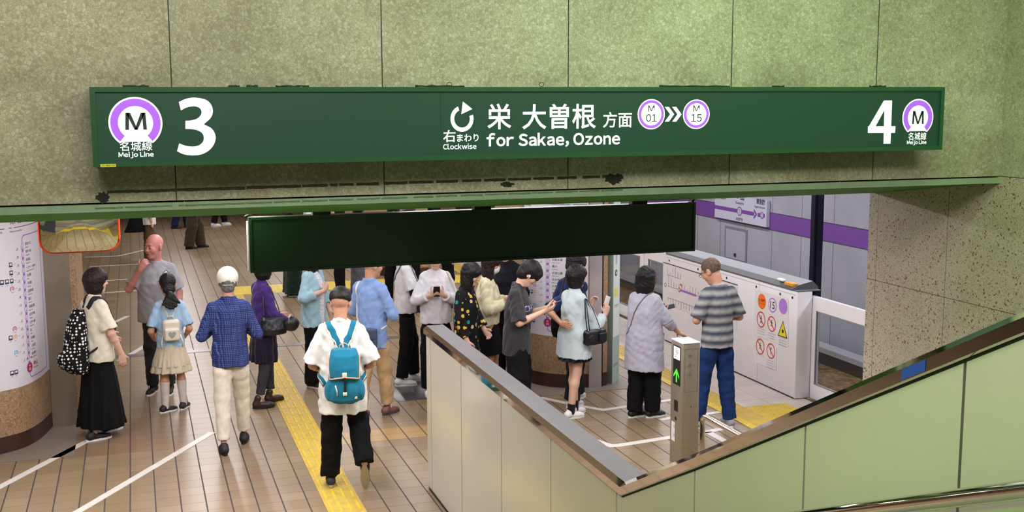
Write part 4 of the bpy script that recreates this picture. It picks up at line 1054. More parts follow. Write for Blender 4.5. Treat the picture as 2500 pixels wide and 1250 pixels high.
    def fold(s, X, Y, Z):
        """creases in the cloth"""
        amp, fr, sd = s.disp; rg = np.random.RandomState(sd); N = 0
        for q in range(5):
            v = rg.randn(3); v[2] *= .55; v /= np.linalg.norm(v); f = fr * (.6 + rg.rand() * 1.1); w = rg.rand() * 6
            ph = f * (v[0] * X + v[1] * Y + v[2] * Z) + w + 1.3 * np.sin(f * .4 * (X * v[1] - Y * v[0] + .6 * Z) + w)
            N = N + (1 - np.abs(np.sin(ph)) * 1.6)
        for q in range(3):
            v = rg.randn(3); v[2] *= .4; v /= np.linalg.norm(v); f = fr * (2.4 + rg.rand() * 1.2)
            N = N + .45 * np.sin(f * (v[0] * X + v[1] * Y + v[2] * Z) + rg.rand() * 6 + 2 * np.sin(f * .3 * (X + Y - Z)))
        return amp * .85 / 2.6 * N
    def snap(s, P, off=.004, it=6):
        P = np.array(P, float)
        for _ in range(it):
            d = s.eval(P); e = .003
            g = np.stack([s.eval(P + np.eye(3)[i] * e) - s.eval(P - np.eye(3)[i] * e) for i in range(3)], 1)
            g /= np.linalg.norm(g, axis=1)[:, None] + 1e-9
            P = P - g * (np.clip(d - off, -.03, .03))[:, None]
        return P, g
    def mesh(s, name, res, m, parent=None, fine=None):
        """fine = list of (z0, z1): full vertical resolution only there"""
        us = [p for p in s.p if p[4] == 'u']
        lo = np.min([p[1] for p in us], 0) - .02 - 2 * res; hi = np.max([p[2] for p in us], 0) + .02 + 2 * res
        xs = np.arange(lo[0], hi[0], res); ys = np.arange(lo[1], hi[1], res)
        if fine:
            zs = []; z = lo[2]
            while z < hi[2]: zs.append(z); z += res if any(a <= z <= b for a, b in fine) else res * 2.2
            zs = np.array(zs)
        else: zs = np.arange(lo[2], hi[2], res)
        ax = [xs.astype(np.float32), ys.astype(np.float32), zs.astype(np.float32)]
        D = np.full([len(a) for a in ax], .1, np.float32)
        for fn, a, b, k, op in s.p:
            mg = k + 3 * res
            sl = []
            for i in range(3):
                i0 = max(0, np.searchsorted(ax[i], a[i] - mg) - 1); i1 = min(len(ax[i]), np.searchsorted(ax[i], b[i] + mg) + 1)
                sl.append(slice(i0, i1))
            if any(q.stop <= q.start for q in sl): continue
            X, Y, Z = np.meshgrid(ax[0][sl[0]], ax[1][sl[1]], ax[2][sl[2]], indexing='ij', sparse=False)
            D[tuple(sl)] = s._comb(D[tuple(sl)], fn(X, Y, Z), k, op)
        if s.disp:
            X, Y, Z = np.meshgrid(*ax, indexing='ij', sparse=True); D = D + s.fold(X, Y, Z).astype(np.float32)
        D[0] = D[-1] = .1; D[:, 0] = D[:, -1] = .1; D[:, :, 0] = D[:, :, -1] = .1
        S = D < 0
        c = S[:-1, :-1, :-1]; cnt = np.zeros(c.shape, np.int8)
        for i in (0, 1):
            for j in (0, 1):
                for k in (0, 1):
                    cnt += S[i:S.shape[0] - 1 + i, j:S.shape[1] - 1 + j, k:S.shape[2] - 1 + k]
        act = (cnt > 0) & (cnt < 8); I, J, K = np.nonzero(act); nv = len(I)
        vid = np.full(c.shape, -1, np.int32); vid[I, J, K] = np.arange(nv)
        acc = np.zeros((nv, 3)); num = np.zeros(nv)
        for axi in range(3):
            for u in (0, 1):
                for v in (0, 1):
                    o0 = [0, 0, 0]; o0[(axi + 1) % 3] = u; o0[(axi + 2) % 3] = v; o1 = list(o0); o1[axi] = 1
                    i0 = (I + o0[0], J + o0[1], K + o0[2]); i1 = (I + o1[0], J + o1[1], K + o1[2])
                    d0 = D[i0]; d1 = D[i1]; cr = (d0 < 0) != (d1 < 0); t = np.where(cr, d0 / np.where(cr, d0 - d1, 1), 0)
                    p = np.stack([ax[q][i0[q]] for q in range(3)], 1).astype(float)
                    p[:, axi] += t * (ax[axi][i1[axi]] - ax[axi][i0[axi]])
                    acc += p * cr[:, None]; num += cr
        V = acc / num[:, None]
        Q = []
        for axi in range(3):
            sA = [slice(None)] * 3; sB = [slice(None)] * 3; sA[axi] = slice(0, -1); sB[axi] = slice(1, None)
            cr = S[tuple(sA)] != S[tuple(sB)]; ii = np.nonzero(cr); b1 = (axi + 1) % 3; b2 = (axi + 2) % 3
            ok = (ii[b1] > 0) & (ii[b2] > 0); ii = [q[ok] for q in ii]; flip = S[tuple(ii)]
            def cell(d1, d2):
                q = [x.copy() for x in ii]; q[b1] = q[b1] + d1; q[b2] = q[b2] + d2; return vid[tuple(q)]
            f = np.stack([cell(-1, -1), cell(0, -1), cell(0, 0), cell(-1, 0)], 1)
            f[~flip] = f[~flip][:, ::-1]; Q.append(f)
        Q = np.concatenate(Q); Q = Q[(Q >= 0).all(1)]
        me = bpy.data.meshes.new(name)
        me.vertices.add(nv); me.vertices.foreach_set('co', V.ravel().astype(np.float32))
        me.loops.add(len(Q) * 4); me.loops.foreach_set('vertex_index', Q.ravel().astype(np.int32))
        me.polygons.add(len(Q)); me.polygons.foreach_set('loop_start', np.arange(0, len(Q) * 4, 4, dtype=np.int32)); me.polygons.foreach_set('loop_total', np.full(len(Q), 4, np.int32))
        me.polygons.foreach_set('use_smooth', np.ones(len(Q), bool)); me.update(calc_edges=True)
        return obj(name, me, parent, m)
def rotm(yaw=0, pitch=0, roll=0):
    """head turn: yaw left(+), pitch down(+), roll to the right(+), degrees"""
    return np.array((Matrix.Rotation(R_(yaw), 3, 'Z') @ Matrix.Rotation(R_(-pitch), 3, 'X') @ Matrix.Rotation(R_(roll), 3, 'Y')))
unit = lambda v: np.array(v, float) / (np.linalg.norm(v) + 1e-9)

# ------------------------------------------------------------------ fabrics, skin, hair
def skin_mat(name, rgb):
    if name in MC: return MC[name]
    t = NT(name); c = lin(rgb)
    t.set(Base_Color=t.ramp(t.noise(14, 3), [(.3, tuple(x * .86 for x in c)), (.7, c)]), Roughness=.5)
    t.b.inputs['Subsurface Weight'].default_value = .12; t.b.inputs['Subsurface Radius'].default_value = (.012, .005, .003)
    t.b.inputs['Subsurface Scale'].default_value = .6
    MC[name] = t.m; return t.m
SK1 = skin_mat('skin_fair', (222, 178, 156)); SK2 = skin_mat('skin_warm', (206, 152, 124)); SK3 = skin_mat('skin_pink', (204, 138, 128))
def hair_mat(name, rgb, rough=.42):
    if name in MC: return MC[name]
    t = NT(name); c = lin(rgb); mp = t.node('ShaderNodeMapping', Vector=t.coord()); mp.inputs['Scale'].default_value = (90, 90, 9)
    n = t.noise(1., 3, .6, mp.outputs[0])
    t.set(Base_Color=t.ramp(n, [(.3, tuple(x * .35 for x in c)), (.75, tuple(min(1, x * 1.1) for x in c))]), Roughness=rough + .12); t.b.inputs['Specular IOR Level'].default_value = .35
    t.bump(n, .5, .006); MC[name] = t.m; return t.m
H_black = hair_mat('black_hair', (22, 20, 22)); H_dark = hair_mat('dark_brown_hair', (38, 28, 26)); H_brown = hair_mat('brown_hair', (112, 66, 38)); H_grey = hair_mat('grey_hair', (118, 116, 116)); H_buzz = hair_mat('cropped_greying_hair', (120, 98, 84), .6)
def cloth(name, rgb, rough=.85, var=.10, vs=18, bs=260, bump=.25, sheen=.15):
    return mat('fabric_' + name, rgb, rough, 0, var=var, vs=vs, bump=bump, bs=bs, spec=.2, sheen=sheen)
def plaid():
    t = NT('blue_gingham_fabric'); x, y, z = t.sep(t.coord()); r = t.M('ADD', x, t.M('MULTIPLY', y, 1.))
    def grid(a, b): return t.M('LESS_THAN', t.M('FRACT', t.M('DIVIDE', a, b)), .22)
    s = .017
    g1 = grid(t.M('ADD', z, .5), s); g2 = grid(t.M('ADD', r, 5.), s)
    c = t.mix(t.M('MULTIPLY', t.M('MAXIMUM', g1, g2), .42), lin((32, 42, 100)), lin((124, 142, 200)))
    k1 = grid(t.M('ADD', z, .509), s * 4); k2 = grid(t.M('ADD', r, 5.01), s * 4)
    c = t.mix(t.M('MULTIPLY', t.M('MAXIMUM', k1, k2), .35), c, lin((18, 24, 64)))
    t.set(Base_Color=c, Roughness=.85); t.b.inputs['Specular IOR Level'].default_value = .2; return t.m
def stripes():
    t = NT('grey_striped_knit'); x, y, z = t.sep(t.coord())
    zz = t.M('ADD', z, t.M('MULTIPLY', t.noise(26, 4), .012))
    f = t.M('FRACT', t.M('DIVIDE', zz, .089))
    c = t.ramp(f, [(0, lin((84, 88, 100))), (.14, lin((74, 80, 96))), (.3, lin((136, 136, 140))), (.52, lin((178, 178, 178))), (.7, lin((160, 160, 162))), (.86, lin((120, 122, 128))), (.97, lin((84, 88, 100)))])
    n = t.noise(150, 3, .7); c = t.mix(.5, c, t.ramp(n, [(.3, (.55, .55, .55)), (.7, (1, 1, 1))]), 'MULTIPLY')
    t.set(Base_Color=c, Roughness=.9); t.b.inputs['Specular IOR Level'].default_value = .15; return t.m
def dots_mat(name, base, cols, scale, r, rnd=1.):
    t = NT(name); co = t.coord(); v = t.node('ShaderNodeTexVoronoi', feature='F1', Scale=scale, Randomness=rnd, Vector=co)
    k = t.M('LESS_THAN', v.outputs['Distance'], r)
    rr_ = t.sep(v.outputs['Color'])[0]
    c = t.mix(k, lin(base), t.ramp(rr_, [(i / len(cols), lin(q)) for i, q in enumerate(cols)], 'CONSTANT'))
    t.set(Base_Color=c, Roughness=.8); t.b.inputs['Specular IOR Level'].default_value = .2; return t.m
def pin(name, a, b, s, axis='v'):
    t = NT(name); x, y, z = t.sep(t.coord()); q = t.M('ADD', x, t.M('MULTIPLY', y, .8)) if axis == 'v' else z
    k = t.M('LESS_THAN', t.M('FRACT', t.M('DIVIDE', t.M('ADD', q, 5.), s)), .4)
    t.set(Base_Color=t.mix(k, lin(a), lin(b)), Roughness=.85); t.b.inputs['Specular IOR Level'].default_value = .2; return t.m
def denim(name, rgb):
    t = NT(name); c = lin(rgb); n = t.noise(5, 4, .6); n2 = t.noise(240, 2)
    col = t.ramp(n, [(.35, tuple(x * .65 for x in c)), (.62, c), (.8, tuple(min(1, x * 2.0) for x in c))]); col = t.mix(.4, col, t.ramp(n2, [(.3, (.6, .6, .6)), (.7, (1, 1, 1))]), 'MULTIPLY')
    t.set(Base_Color=col, Roughness=.9); t.b.inputs['Specular IOR Level'].default_value = .15; return t.m

# ------------------------------------------------------------------ people
def head_sdf(S, C, R, bald=False, k=.014, ears=True, smile=False):
    T = lambda x, y, z: C + R @ V3(x, y, z)
    S.ell(T(0, -.012, .03), (.073, .090, .086), k, R=R); S.ell(T(0, .016, -.034), (.057, .069, .078), .03, R=R)
    S.ell(T(0, .056, -.092), (.026, .022, .021), .03, R=R)
    for q in (-1, 1):
        S.ell(T(q * .034, .056, -.024), (.026, .026, .030), .02, R=R)
        if ears: S.ell(T(q * .076, -.008, -.006), (.010, .020, .031), .006, R=R @ rotm(-q * 18)); S.ell(T(q * .084, -.002, -.004), (.004, .009, .018), .004, 's', R=R)
    S.cone(T(-.028, .074, .026), T(.028, .074, .026), .012, .012, .016)
    S.cone(T(0, .082, .012), T(0, .098, -.024), .007, .0115, .010)
    for q in (-1, 1): S.ell(T(q * .010, .089, -.028), (.008, .009, .007), .006, R=R)
    for q in (-1, 1): S.ell(T(q * .030, .099, .006), (.015, .014, .010), .012, 's', R=R)
    for q in (-1, 1): S.ell(T(q * .030, .077, .005), (.015, .010, .010), .006, R=R)
    S.ell(T(0, .080, -.052), (.020, .012, .006), .006, R=R); S.ell(T(0, .078, -.062), (.017, .011, .006), .006, R=R)
def face_parts(C, R, parent, brow=None, lips=(168, 96, 92), shut=True, res=None, mouth=False):
    T = lambda x, y, z: tuple(C + R @ V3(x, y * .97, z))
    for q in (-1, 1):
        mb = MB().tube([T(q * x, y, z) for x, y, z in ((.017, .0865, .002), (.024, .0895, .004 if not shut else .001), (.031, .0885, .005 if not shut else .000), (.043, .0805, .003))], [.0012, .0032, .0032, .0014], 6)
        mb.build('eye', mat('dark_eye', (24, 18, 18), .25), parent)
        if brow: MB().tube([T(q * x, y, z) for x, y, z in ((.013, .0885, .022), (.028, .0885, .027), (.046, .0765, .023))], [.0016, .0034, .0014], 6, flat=1.3).build('eyebrow', brow, parent)
    if mouth: MB().tube([T(x, y, z) for x, y, z in ((-.018, .084, -.055), (-.008, .0905, -.056), (.008, .0905, -.056), (.018, .084, -.055))], [.0015, .0055, .0055, .0015], 8).build('mouth', mat('open_mouth', (110, 44, 44), .5), parent)
    else: MB().tube([T(x, y, z) for x, y, z in ((-.019, .083, -.056), (-.008, .0905, -.0555), (.008, .0905, -.0555), (.019, .083, -.056))], [.0015, .004, .004, .0015], 8, flat=.8).build('lips', mat('lips_%d' % lips[0], lips, .4), parent)
def hand_sdf(S, Wp, d, n, side, curl=25, spread=.0, k=.006, s=1.):
    """Wp wrist, d towards the fingers, n palm normal, side +1 puts the thumb on the +across side"""
    d = unit(d); n = unit(np.array(n) - d * (np.array(n) @ d)); a = np.cross(d, n) * side
    R = np.stack([a, d, n], 1)
    S.ell(Wp + d * .050, np.array([.040, .050, .0155]) * s, .012, R=R)
    S.cone(Wp, Wp + d * .03, .026, .028, .015, flat=(n, .7))
    cr = math.radians(curl)
    for i, (o, L) in enumerate(((.030, .070), (.010, .079), (-.011, .073), (-.031, .058))):
        p = Wp + d * (.086 - abs(o) * .25) + a * o; dd = unit(d + a * o * spread * 12); th = cr * (.6 + .12 * i)
        for j, (fl, r0, r1) in enumerate(((.45, .0092, .0086), (.32, .0086, .0080), (.23, .0080, .0066))):
            dv = dd * math.cos(th) + n * math.sin(th); q = p + dv * L * fl; S.cone(p, q, r0 * s, r1 * s, k if j == 0 else .003); p = q; th += cr * 1.1
    p = Wp + d * .026 + a * .030 + n * .006; td = unit(d * .62 + a * .72 + n * .25); q = p + td * .036; S.cone(p - td * .01, q, .0135, .011, .010)
    td2 = unit(d * .85 + a * .35 + n * .35); S.cone(q, q + td2 * .032, .0105, .0082, .004)
HAIRS = {}
def hair(style, C, R, m, parent, res=.007):
    S = SDF(); T = lambda x, y, z: C + R @ V3(x, y, z); hs = np.linalg.norm(R[:, 0])
    if style == 'buzz':
        S.ell(T(0, -.016, .034), (.0775, .094, .089), R=R); S.ell(T(0, .085, -.02), (.09, .065, .085), .01, 's', R=R); S.ell(T(0, -.01, -.09), (.1, .12, .075), .01, 's', R=R)
        for q in (-1, 1): S.ell(T(q * .08, -.004, -.012), (.022, .026, .038), .006, 's', R=R)
    elif style == 'short':      # men's short full hair
        S.ell(T(0, -.014, .036), (.086, .104, .095), R=R); S.ell(T(0, -.04, -.02), (.076, .070, .072), .02, R=R); S.ell(T(0, .05, .075), (.062, .045, .036), .02, R=R)
        S.ell(T(0, .105, -.035), (.085, .075, .088), .012, 's', R=R); S.plane(R @ V3(0, -.35, -1), float((R @ V3(0, -.35, -1)) / np.linalg.norm(V3(0, -.35, -1)) @ T(0, -.05, -.075)))
        for q in (-1, 1): S.ell(T(q * .086, .0, -.014), (.020, .020, .034), .006, 's', R=R)
    elif style == 'fringe':     # longer tousled hair falling over the forehead
        S.ell(T(0, -.012, .038), (.092, .110, .100), R=R); S.ell(T(0, -.045, -.025), (.080, .068, .074), .02, R=R); S.ell(T(0, .066, .052), (.072, .045, .046), .02, R=R)
        for i in range(5): S.ell(T(-.05 + .025 * i, .082, .02), (.014, .018, .034), .01, R=R)
        S.ell(T(0, .110, -.055), (.07, .055, .07), .012, 's', R=R)
        for q in (-1, 1): S.ell(T(q * .092, .004, -.022), (.020, .018, .030), .006, 's', R=R)
    elif style == 'bob':        # short bob over ears
        S.ell(T(0, -.010, .034), (.092, .108, .096), R=R); S.loft([(C[2] + z * hs, T(0, -.02, 0)[0], T(0, -.02, 0)[1], a * hs, b * hs) for z, a, b in ((-.120, .060, .064), (-.07, .088, .092), (.02, .095, .104), (.06, .08, .09))], .03)
        S.ell(T(0, .070, .045), (.062, .028, .045), .02, R=R)
        S.ell(T(0, .118, -.050), (.066, .075, .088), .014, 's', R=R)
    elif style in ('long', 'halfup'):
        S.ell(T(0, -.010, .034), (.090, .107, .095), R=R); S.ell(T(0, .070, .042), (.064, .032, .048), .02, R=R)
        c = T(0, -.035, 0); dz = .34 if style == 'long' else .20
        wd = 1.14 if style == 'halfup' else 1.0; S.loft([(C[2] - dz, c[0], c[1] - .02, .062 * wd, .035), (C[2] - dz * .7, c[0], c[1] - .015, .090 * wd, .052), (C[2] - .09, c[0], c[1], .094 * wd * hs, .080 * hs), (C[2] + .03, c[0], c[1] + .015, .092 * hs * wd, .092 * hs)], .03, pleat=(11, .04, 1, C[2] - dz, C[2]))
        S.ell(T(0, .112, -.050), (.058, .070, .085), .014, 's', R=R)
        if style == 'halfup': S.ell(T(0, -.112, .02), (.030, .024, .030), .012, R=R)
    elif style == 'ponytail':
        S.ell(T(0, -.012, .034), (.080, .098, .091), R=R); S.ell(T(0, .105, -.03), (.085, .078, .088), .012, 's', R=R)
        S.ell(T(0, -.075, -.045), (.062, .036, .05), .03, R=R)
        S.ell(T(0, -.115, -.105), (.030, .028, .028), .02, R=R)
        for i, (dx, L) in enumerate(((-.075, .075), (-.045, .10), (-.015, .115), (.015, .12), (.045, .10), (.08, .07))):
            S.cone(T(dx * .2, -.118, -.115), T(dx, -.135, -.115 - L), .034, .017, .03)
    elif style == 'capfringe':  # hair showing below a cap
        S.ell(T(0, -.016, .012), (.082, .098, .085), R=R); S.ell(T(0, .105, -.03), (.085, .090, .09), .012, 's', R=R)
        S.ell(T(0, -.055, -.055), (.058, .042, .045), .02, R=R)
        for q in (-1, 1): S.ell(T(q * .080, .0, -.014), (.016, .020, .034), .006, 's', R=R)
    S.disp = (.004, 70, 5)
    o = S.mesh('hair', res, m, parent); return o

ARM_DOWN = lambda q, f=.03: ((q * .222, -.025, 1.10), (q * .225, f, .865), (q * .02, .12, -1), (-q, 0, .1), 22)
def body_joints(sp):
    ln = sp.get('lean', (0, 0)); sw = .165 if sp.get('sex') == 'm' else .148; sw *= sp.get('sw', 1)
    chest = V3(ln[0], ln[1], 1.30); neck = V3(ln[0] * 1.15, ln[1] * 1.15 - .01, 1.43)
    hy, hp, hr = sp.get('head', (0, 10, 0)); R = rotm(hy, hp, hr) * sp.get('hs', 1.07)
    hc = neck + V3(0, .018, .055) + R @ V3(0, .005, .105) * 1.0
    if hp > 20: hc += V3(*(rotm(hy) @ V3(0, .03 * (hp - 15) / 30, -.012 * (hp - 15) / 30)))
    return ln, sw, chest, neck, hc, R
def person(label, xy, heading, height, sp):
    root = thing('person', label, 'person', (xy[0], xy[1], 0), R_(heading)); s_ = height / 1.70; root.scale = (s_,) * 3
    ln, sw, chest, neck, hc, R = body_joints(sp); fat = sp.get('fat', 1.); far = sp.get('far', False); res = .011 if far else sp.get('res', .0068)
    sk = sp.get('skin', SK1); sd = abs(hash(label)) % 1000 if False else sum(map(ord, label)) % 1000
    male = sp.get('sex') == 'm'
    # --- joints
    sh = {q: V3(q * sw + ln[0] * 1.1, ln[1] * 1.1 - .012, 1.362) for q in (-1, 1)}
    arms = {-1: sp.get('armL', ARM_DOWN(-1)), 1: sp.get('armR', ARM_DOWN(1))}
    legs = {-1: sp.get('legL', {}), 1: sp.get('legR', {})}
    J = {}
    for q in (-1, 1):
        lg = legs[q]; ft = V3(*lg.get('at', (q * .09, 0.)), .085 + lg.get('lift', 0)); hip = V3(q * .085, 0, .90)
        kn = (hip + ft) / 2 + V3(0, .025, .02) + V3(*lg.get('knee', (0, 0, 0))); J[q] = (hip, kn, ft)
    # --- continuous body
    B = SDF(); bo = sp.get('bottom', {}); tp = sp.get('top', {})
    cx = lambda z: ln[0] * min(1.15, max(0, (z - .93) / .37)); cy = lambda z: ln[1] * min(1.15, max(0, (z - .93) / .37))
    B.loft([(z, cx(z), cy(z) + o, a * fat, b * fat) for z, o, a, b in ((.84, -.008, .108, .07), (.95, -.006, .115, .078), (1.08, 0, .098, .074), (1.25, .0, .11, .080), (1.36, -.01, .105, .062), (1.41, -.01, .06, .05))], .03)
    B.cone(neck - V3(0, .004, .05), hc + R @ V3(0, -.022, -.06), .056 if male else .047, .052 if male else .045, .02)
    head_sdf(B, hc, R)
    for q in (-1, 1):
        e, w, hd, hn, cu = [np.array(x, float) if not np.isscalar(x) else x for x in arms[q]]
        s1 = sh[q] + V3(-q * .022, 0, -.012); e1 = s1 + (e - s1) * .5; B.cone(s1, e1, .034, .034, .02); B.cone(e1, e, .034, .037 * (.5 + fat / 2), .02); m1 = e + (w - e) * .3
        B.cone(e, m1, .037 * (.5 + fat / 2), .038 * (.5 + fat / 2), .02); B.cone(m1, w, .037 * (.5 + fat / 2), .025, .012, flat=(hn, .92))
        if far: B.ell(w + unit(hd) * .07, (.035, .03, .06), .01)
        else: hand_sdf(B, w, hd, hn, q if not sp.get('flip%d' % q) else -q, cu)
        hip, kn, ft = J[q]
        c1 = kn + (ft - kn) * .28 + V3(0, -.014, 0)
        if bo.get('kind') == 'trousers': B.cone(hip, kn, .058, .038, .03); B.cone(kn, c1, .036, .036, .02); B.cone(c1, ft, .036, .028, .02)
        else: B.cone(hip, kn, .078 * (.6 + fat * .4), .052, .03); B.cone(kn, c1, .049, .055, .02); B.cone(c1, ft, .055, .035, .02)
    fine = [(1.40, 1.8)] + [(arms[q][1][2] - .14, arms[q][1][2] + .14) for q in (-1, 1)]
    body = B.mesh('body', res, sk, root, fine=None if far else fine)
    # --- face and hair
    if sp.get('face', not far): face_parts(hc, R, body, **sp.get('facekw', {}))
    if sp.get('hair'): hair(sp['hair'][0], hc, R, sp['hair'][1], root, .010 if far else .0072)
    # --- top
    T = None
    if tp:
        lo = tp.get('loose', 1.); hem = tp.get('hem', .88); T = SDF(); f = fat
        fl = tp.get('flare', 1.)
        rows = [(hem, -.006, .148 * lo * fl, .108 * lo * fl), (max(hem + .02, .95), -.005, .146 * lo * (1 + (fl - 1) * .7), .106 * lo * (1 + (fl - 1) * .7)), (1.08, 0, .138 * lo * (1 + (fl - 1) * .35), .104 * lo), (1.22, .004, .143 * lo, .110 * lo), (1.33, -.004, .135 * min(lo, 1.15), .096 * min(lo, 1.1)), (1.385, -.010, .115, .078), (1.425, -.012, .072, .062)]
        T.loft([(z, cx(z), cy(z) + o, a * f, b * f) for z, o, a, b in rows], .02)
        T.cone(sh[-1] + V3(.03, 0, .004), sh[1] + V3(-.03, 0, .004), .050, .050, .04)
        T.cone(sh[-1] + V3(.04, 0, .012), V3(cx(1.43), cy(1.43) - .012, 1.425), .046, .05, .03); T.cone(sh[1] + V3(-.04, 0, .012), V3(cx(1.43), cy(1.43) - .012, 1.425), .046, .05, .03)
        sl = tp.get('sleeve', .5); sr = tp.get('sr', .06) * (.5 + fat / 2); cuff = tp.get('cuff', sr * .95)
        for q in (-1, 1):
            e, w = np.array(arms[q][0], float), np.array(arms[q][1], float)
            so = sh[q] + V3(-q * .022, 0, -.010)
            s0 = min(sr, .060) * (.6 + fat * .4)
            if sl <= 1: T.cone(so, so + (e - so) * sl, s0, cuff, .03, cap=True)
            else:
                mr = (sr + cuff) / 2 * .98; T.cone(so, e, s0, mr, .03); T.cone(e, e + (w - e) * (sl - 1), mr, cuff, .015, cap=True)
                if sl > 1.4: q1 = e + (w - e) * (sl - 1); T.cone(q1 - (w - e) * .10, q1 + (w - e) * .0, cuff * 1.06, cuff * 1.08, .004, cap=True)
        if tp.get('collar'):
            cc = neck + V3(0, .004, .012); n_ = 14
            for i in range(n_):
                a = 2 * math.pi * i / n_; b_ = 2 * math.pi * (i + 1) / n_; rx, ry = (.062, .060) if male else (.054, .052)
                T.cone(cc + V3(rx * math.cos(a), ry * math.sin(a), .0 - .010 * math.sin(a)), cc + V3(rx * math.cos(b_), ry * math.sin(b_), .0 - .010 * math.sin(b_)), tp['collar'], tp['collar'], .006, flat=((0, 0, 1), 1.6))
        if tp.get('open'): T.box((cx(1.2), .14, 1.1), (tp['open'], .12, .40), .01, .01, 's')
        T.disp = (tp.get('fold', .006), tp.get('ff', 26), sd)
        if tp.get('under'):
            U = SDF(); U.loft([(z, cx(z), cy(z) + o, a * f * .9 / lo * min(lo, 1.05), b * f * .93) for z, o, a, b in rows[:-1]] + [(1.43, cx(1.43), cy(1.43) - .012, .058, .055)], .02); U.disp = (.004, 26, sd); U.mesh('undershirt', .009, tp['under'], root)
        if tp.get('pl'): T.p[0] = SDF().loft([(z, cx(z), cy(z) + o, a * f, b * f) for z, o, a, b in rows], .02, pleat=tp['pl']).p[0]
        o = T.mesh(tp.get('name', 'shirt'), .011 if far else .0085, tp['mat'], root)
        if tp.get('label'): o['label'] = tp['label']
    # --- bottom
    k = bo.get('kind')
    if k in ('trousers', 'shorts'):
        S = SDF(); w1 = bo.get('w', .088); w2 = bo.get('w2', .062); hem = bo.get('hem', .09)
        S.loft([(.83, 0, -.006, .118 * fat, .090 * fat), (.92, 0, -.008, .128 * fat, .098 * fat), (1.0, 0, -.002, .112 * fat, .085 * fat)], .03)
        for q in (-1, 1):
            hip, kn, ft = J[q]; hip = hip - V3(q * .012, 0, .02); m_ = hip + (kn - hip) * .35; wk = (w1 + w2) / 2
            S.cone(hip, m_, .072 * (.5 + fat * .5), w1 * .92, .03); S.cone(m_, kn, w1 * .92, wk, .03)
            end = kn + (ft - kn) * (1 - (hem - .085) / max(.1, kn[2] - .085)); S.cone(kn, end, wk, w2, .02, cap=True)
        S.disp = (bo.get('fold', .006), 24, sd + 1); o = S.mesh(bo.get('name', 'trousers'), .011 if far else .009, bo['mat'], root)
        if bo.get('label'): o['label'] = bo['label']
    elif k == 'skirt':
        S = SDF(); hem = bo.get('hem', .45); W2 = bo.get('w', .22); D2 = bo.get('d', W2 * .8); off = bo.get('off', (0, 0))
        S.loft([(hem, off[0], off[1], W2, D2), (hem + (.9 - hem) * .5, off[0] * .6, off[1] * .6, (W2 + .15) / 2 * 1.02, (D2 + .115) / 2 * 1.04), (.92, 0, -.006, .145 * fat, .110 * fat), (1.02, 0, 0, .125 * fat, .094 * fat)], .02, pleat=(bo.get('n', 14), bo.get('amp', .04), 1.2, hem, 1.0))
        S.disp = (.004, 20, sd + 2); S.mesh('skirt', .011 if far else .009, bo['mat'], root)
    # --- shoes
    so = sp.get('shoes')
    if so:
        for q in (-1, 1):
            lg = legs[q]; ft = J[q][2]; r = R_(lg.get('rot', -q * 8)); tl = R_(lg.get('tilt', 0))
            M = Matrix.Translation((ft[0], ft[1], lg.get('lift', 0))) @ Matrix.Rotation(r, 4, 'Z') @ Matrix.Translation((0, .0, .0)) @ Matrix.Rotation(-tl, 4, 'X')
            S = SDF(); t0 = .022; ht = so.get('ht', .075)
            S.cone((0, -.045, .045), (0, .10, .030), .037, .034, .02); S.cone((0, .08, .028), (0, .145, .024), .036, .028, .02); S.cone((0, -.04, .05), (0, -.015, ht), .036, .040, .02); S.plane((0, 0, -1), -.016)
            if so.get('open'): S.ell((0, -.01, ht + .03), (.030, .034, .03), .006, 's')
            o = S.mesh('shoe', .010 if far else .007, so['mat'], root)
            for v in o.data.vertices: v.co = M @ v.co
            if not far or so.get('sole'):
                out = []
                for i in range(20):
                    a = 2 * math.pi * i / 20; ca, sa = math.cos(a), math.sin(a); out.append((.040 * ca * (1.0 if sa > 0 else .88), .048 + .132 * sa))
                mb = MB().prism(out, 2, 0, t0); mb.v = [tuple(M @ Vector(v)) for v in mb.v]
                mb.build('sole', so.get('sole') or M_black, o)
            if so.get('lace'):
                mb = MB()
                for i in range(4): mb.tube([M @ Vector((x, .02 + .022 * i, z + .006 - .007 * i)) for x, z in ((-.02, .066), (0, .074), (.02, .066))], .003, 5)
                mb.build('laces', so['lace'], o)
        if sp.get('socks'):
            for q in (-1, 1):
                kn, ft = J[q][1], J[q][2]; S = SDF(); c1 = kn + (ft - kn) * .28 + V3(0, -.014, 0); hs = sp['socks'][1]
                S.cone(ft - V3(0, 0, .02), ft + (c1 - ft) * min(1, hs / .72), .041, .041 + .022 * min(1, hs / .72), .01, cap=True); S.mesh('sock', .007, sp['socks'][0], root)
    root['_'] = 0; del root['_']
    return root, dict(top=T, hc=hc, R=R, sh=sh, arms=arms, J=J, s=s_, neck=neck, fat=fat)
def LP(xy, heading, height, px, py, Y):
    v = gy(px, py, Y) - Vector((xy[0], xy[1], 0)); v = Matrix.Rotation(-R_(heading), 3, 'Z') @ v / (height / 1.70); return tuple(v)
def strap(S, pts, w, m, root, name='strap', off=.004, n=6, th=.0035):
    """flat band laid on a garment surface"""
    P = np.array([tuple(p) for p in path_spline(pts, n)]); P, g = S.snap(P, off)
    P = [Vector(p) for p in P]; return MB().tube(P, w, 8, flat=th / w, up=[tuple(x) for x in g]).build(name, m, root)
def world(root, p): return root.matrix_basis @ Vector(p)
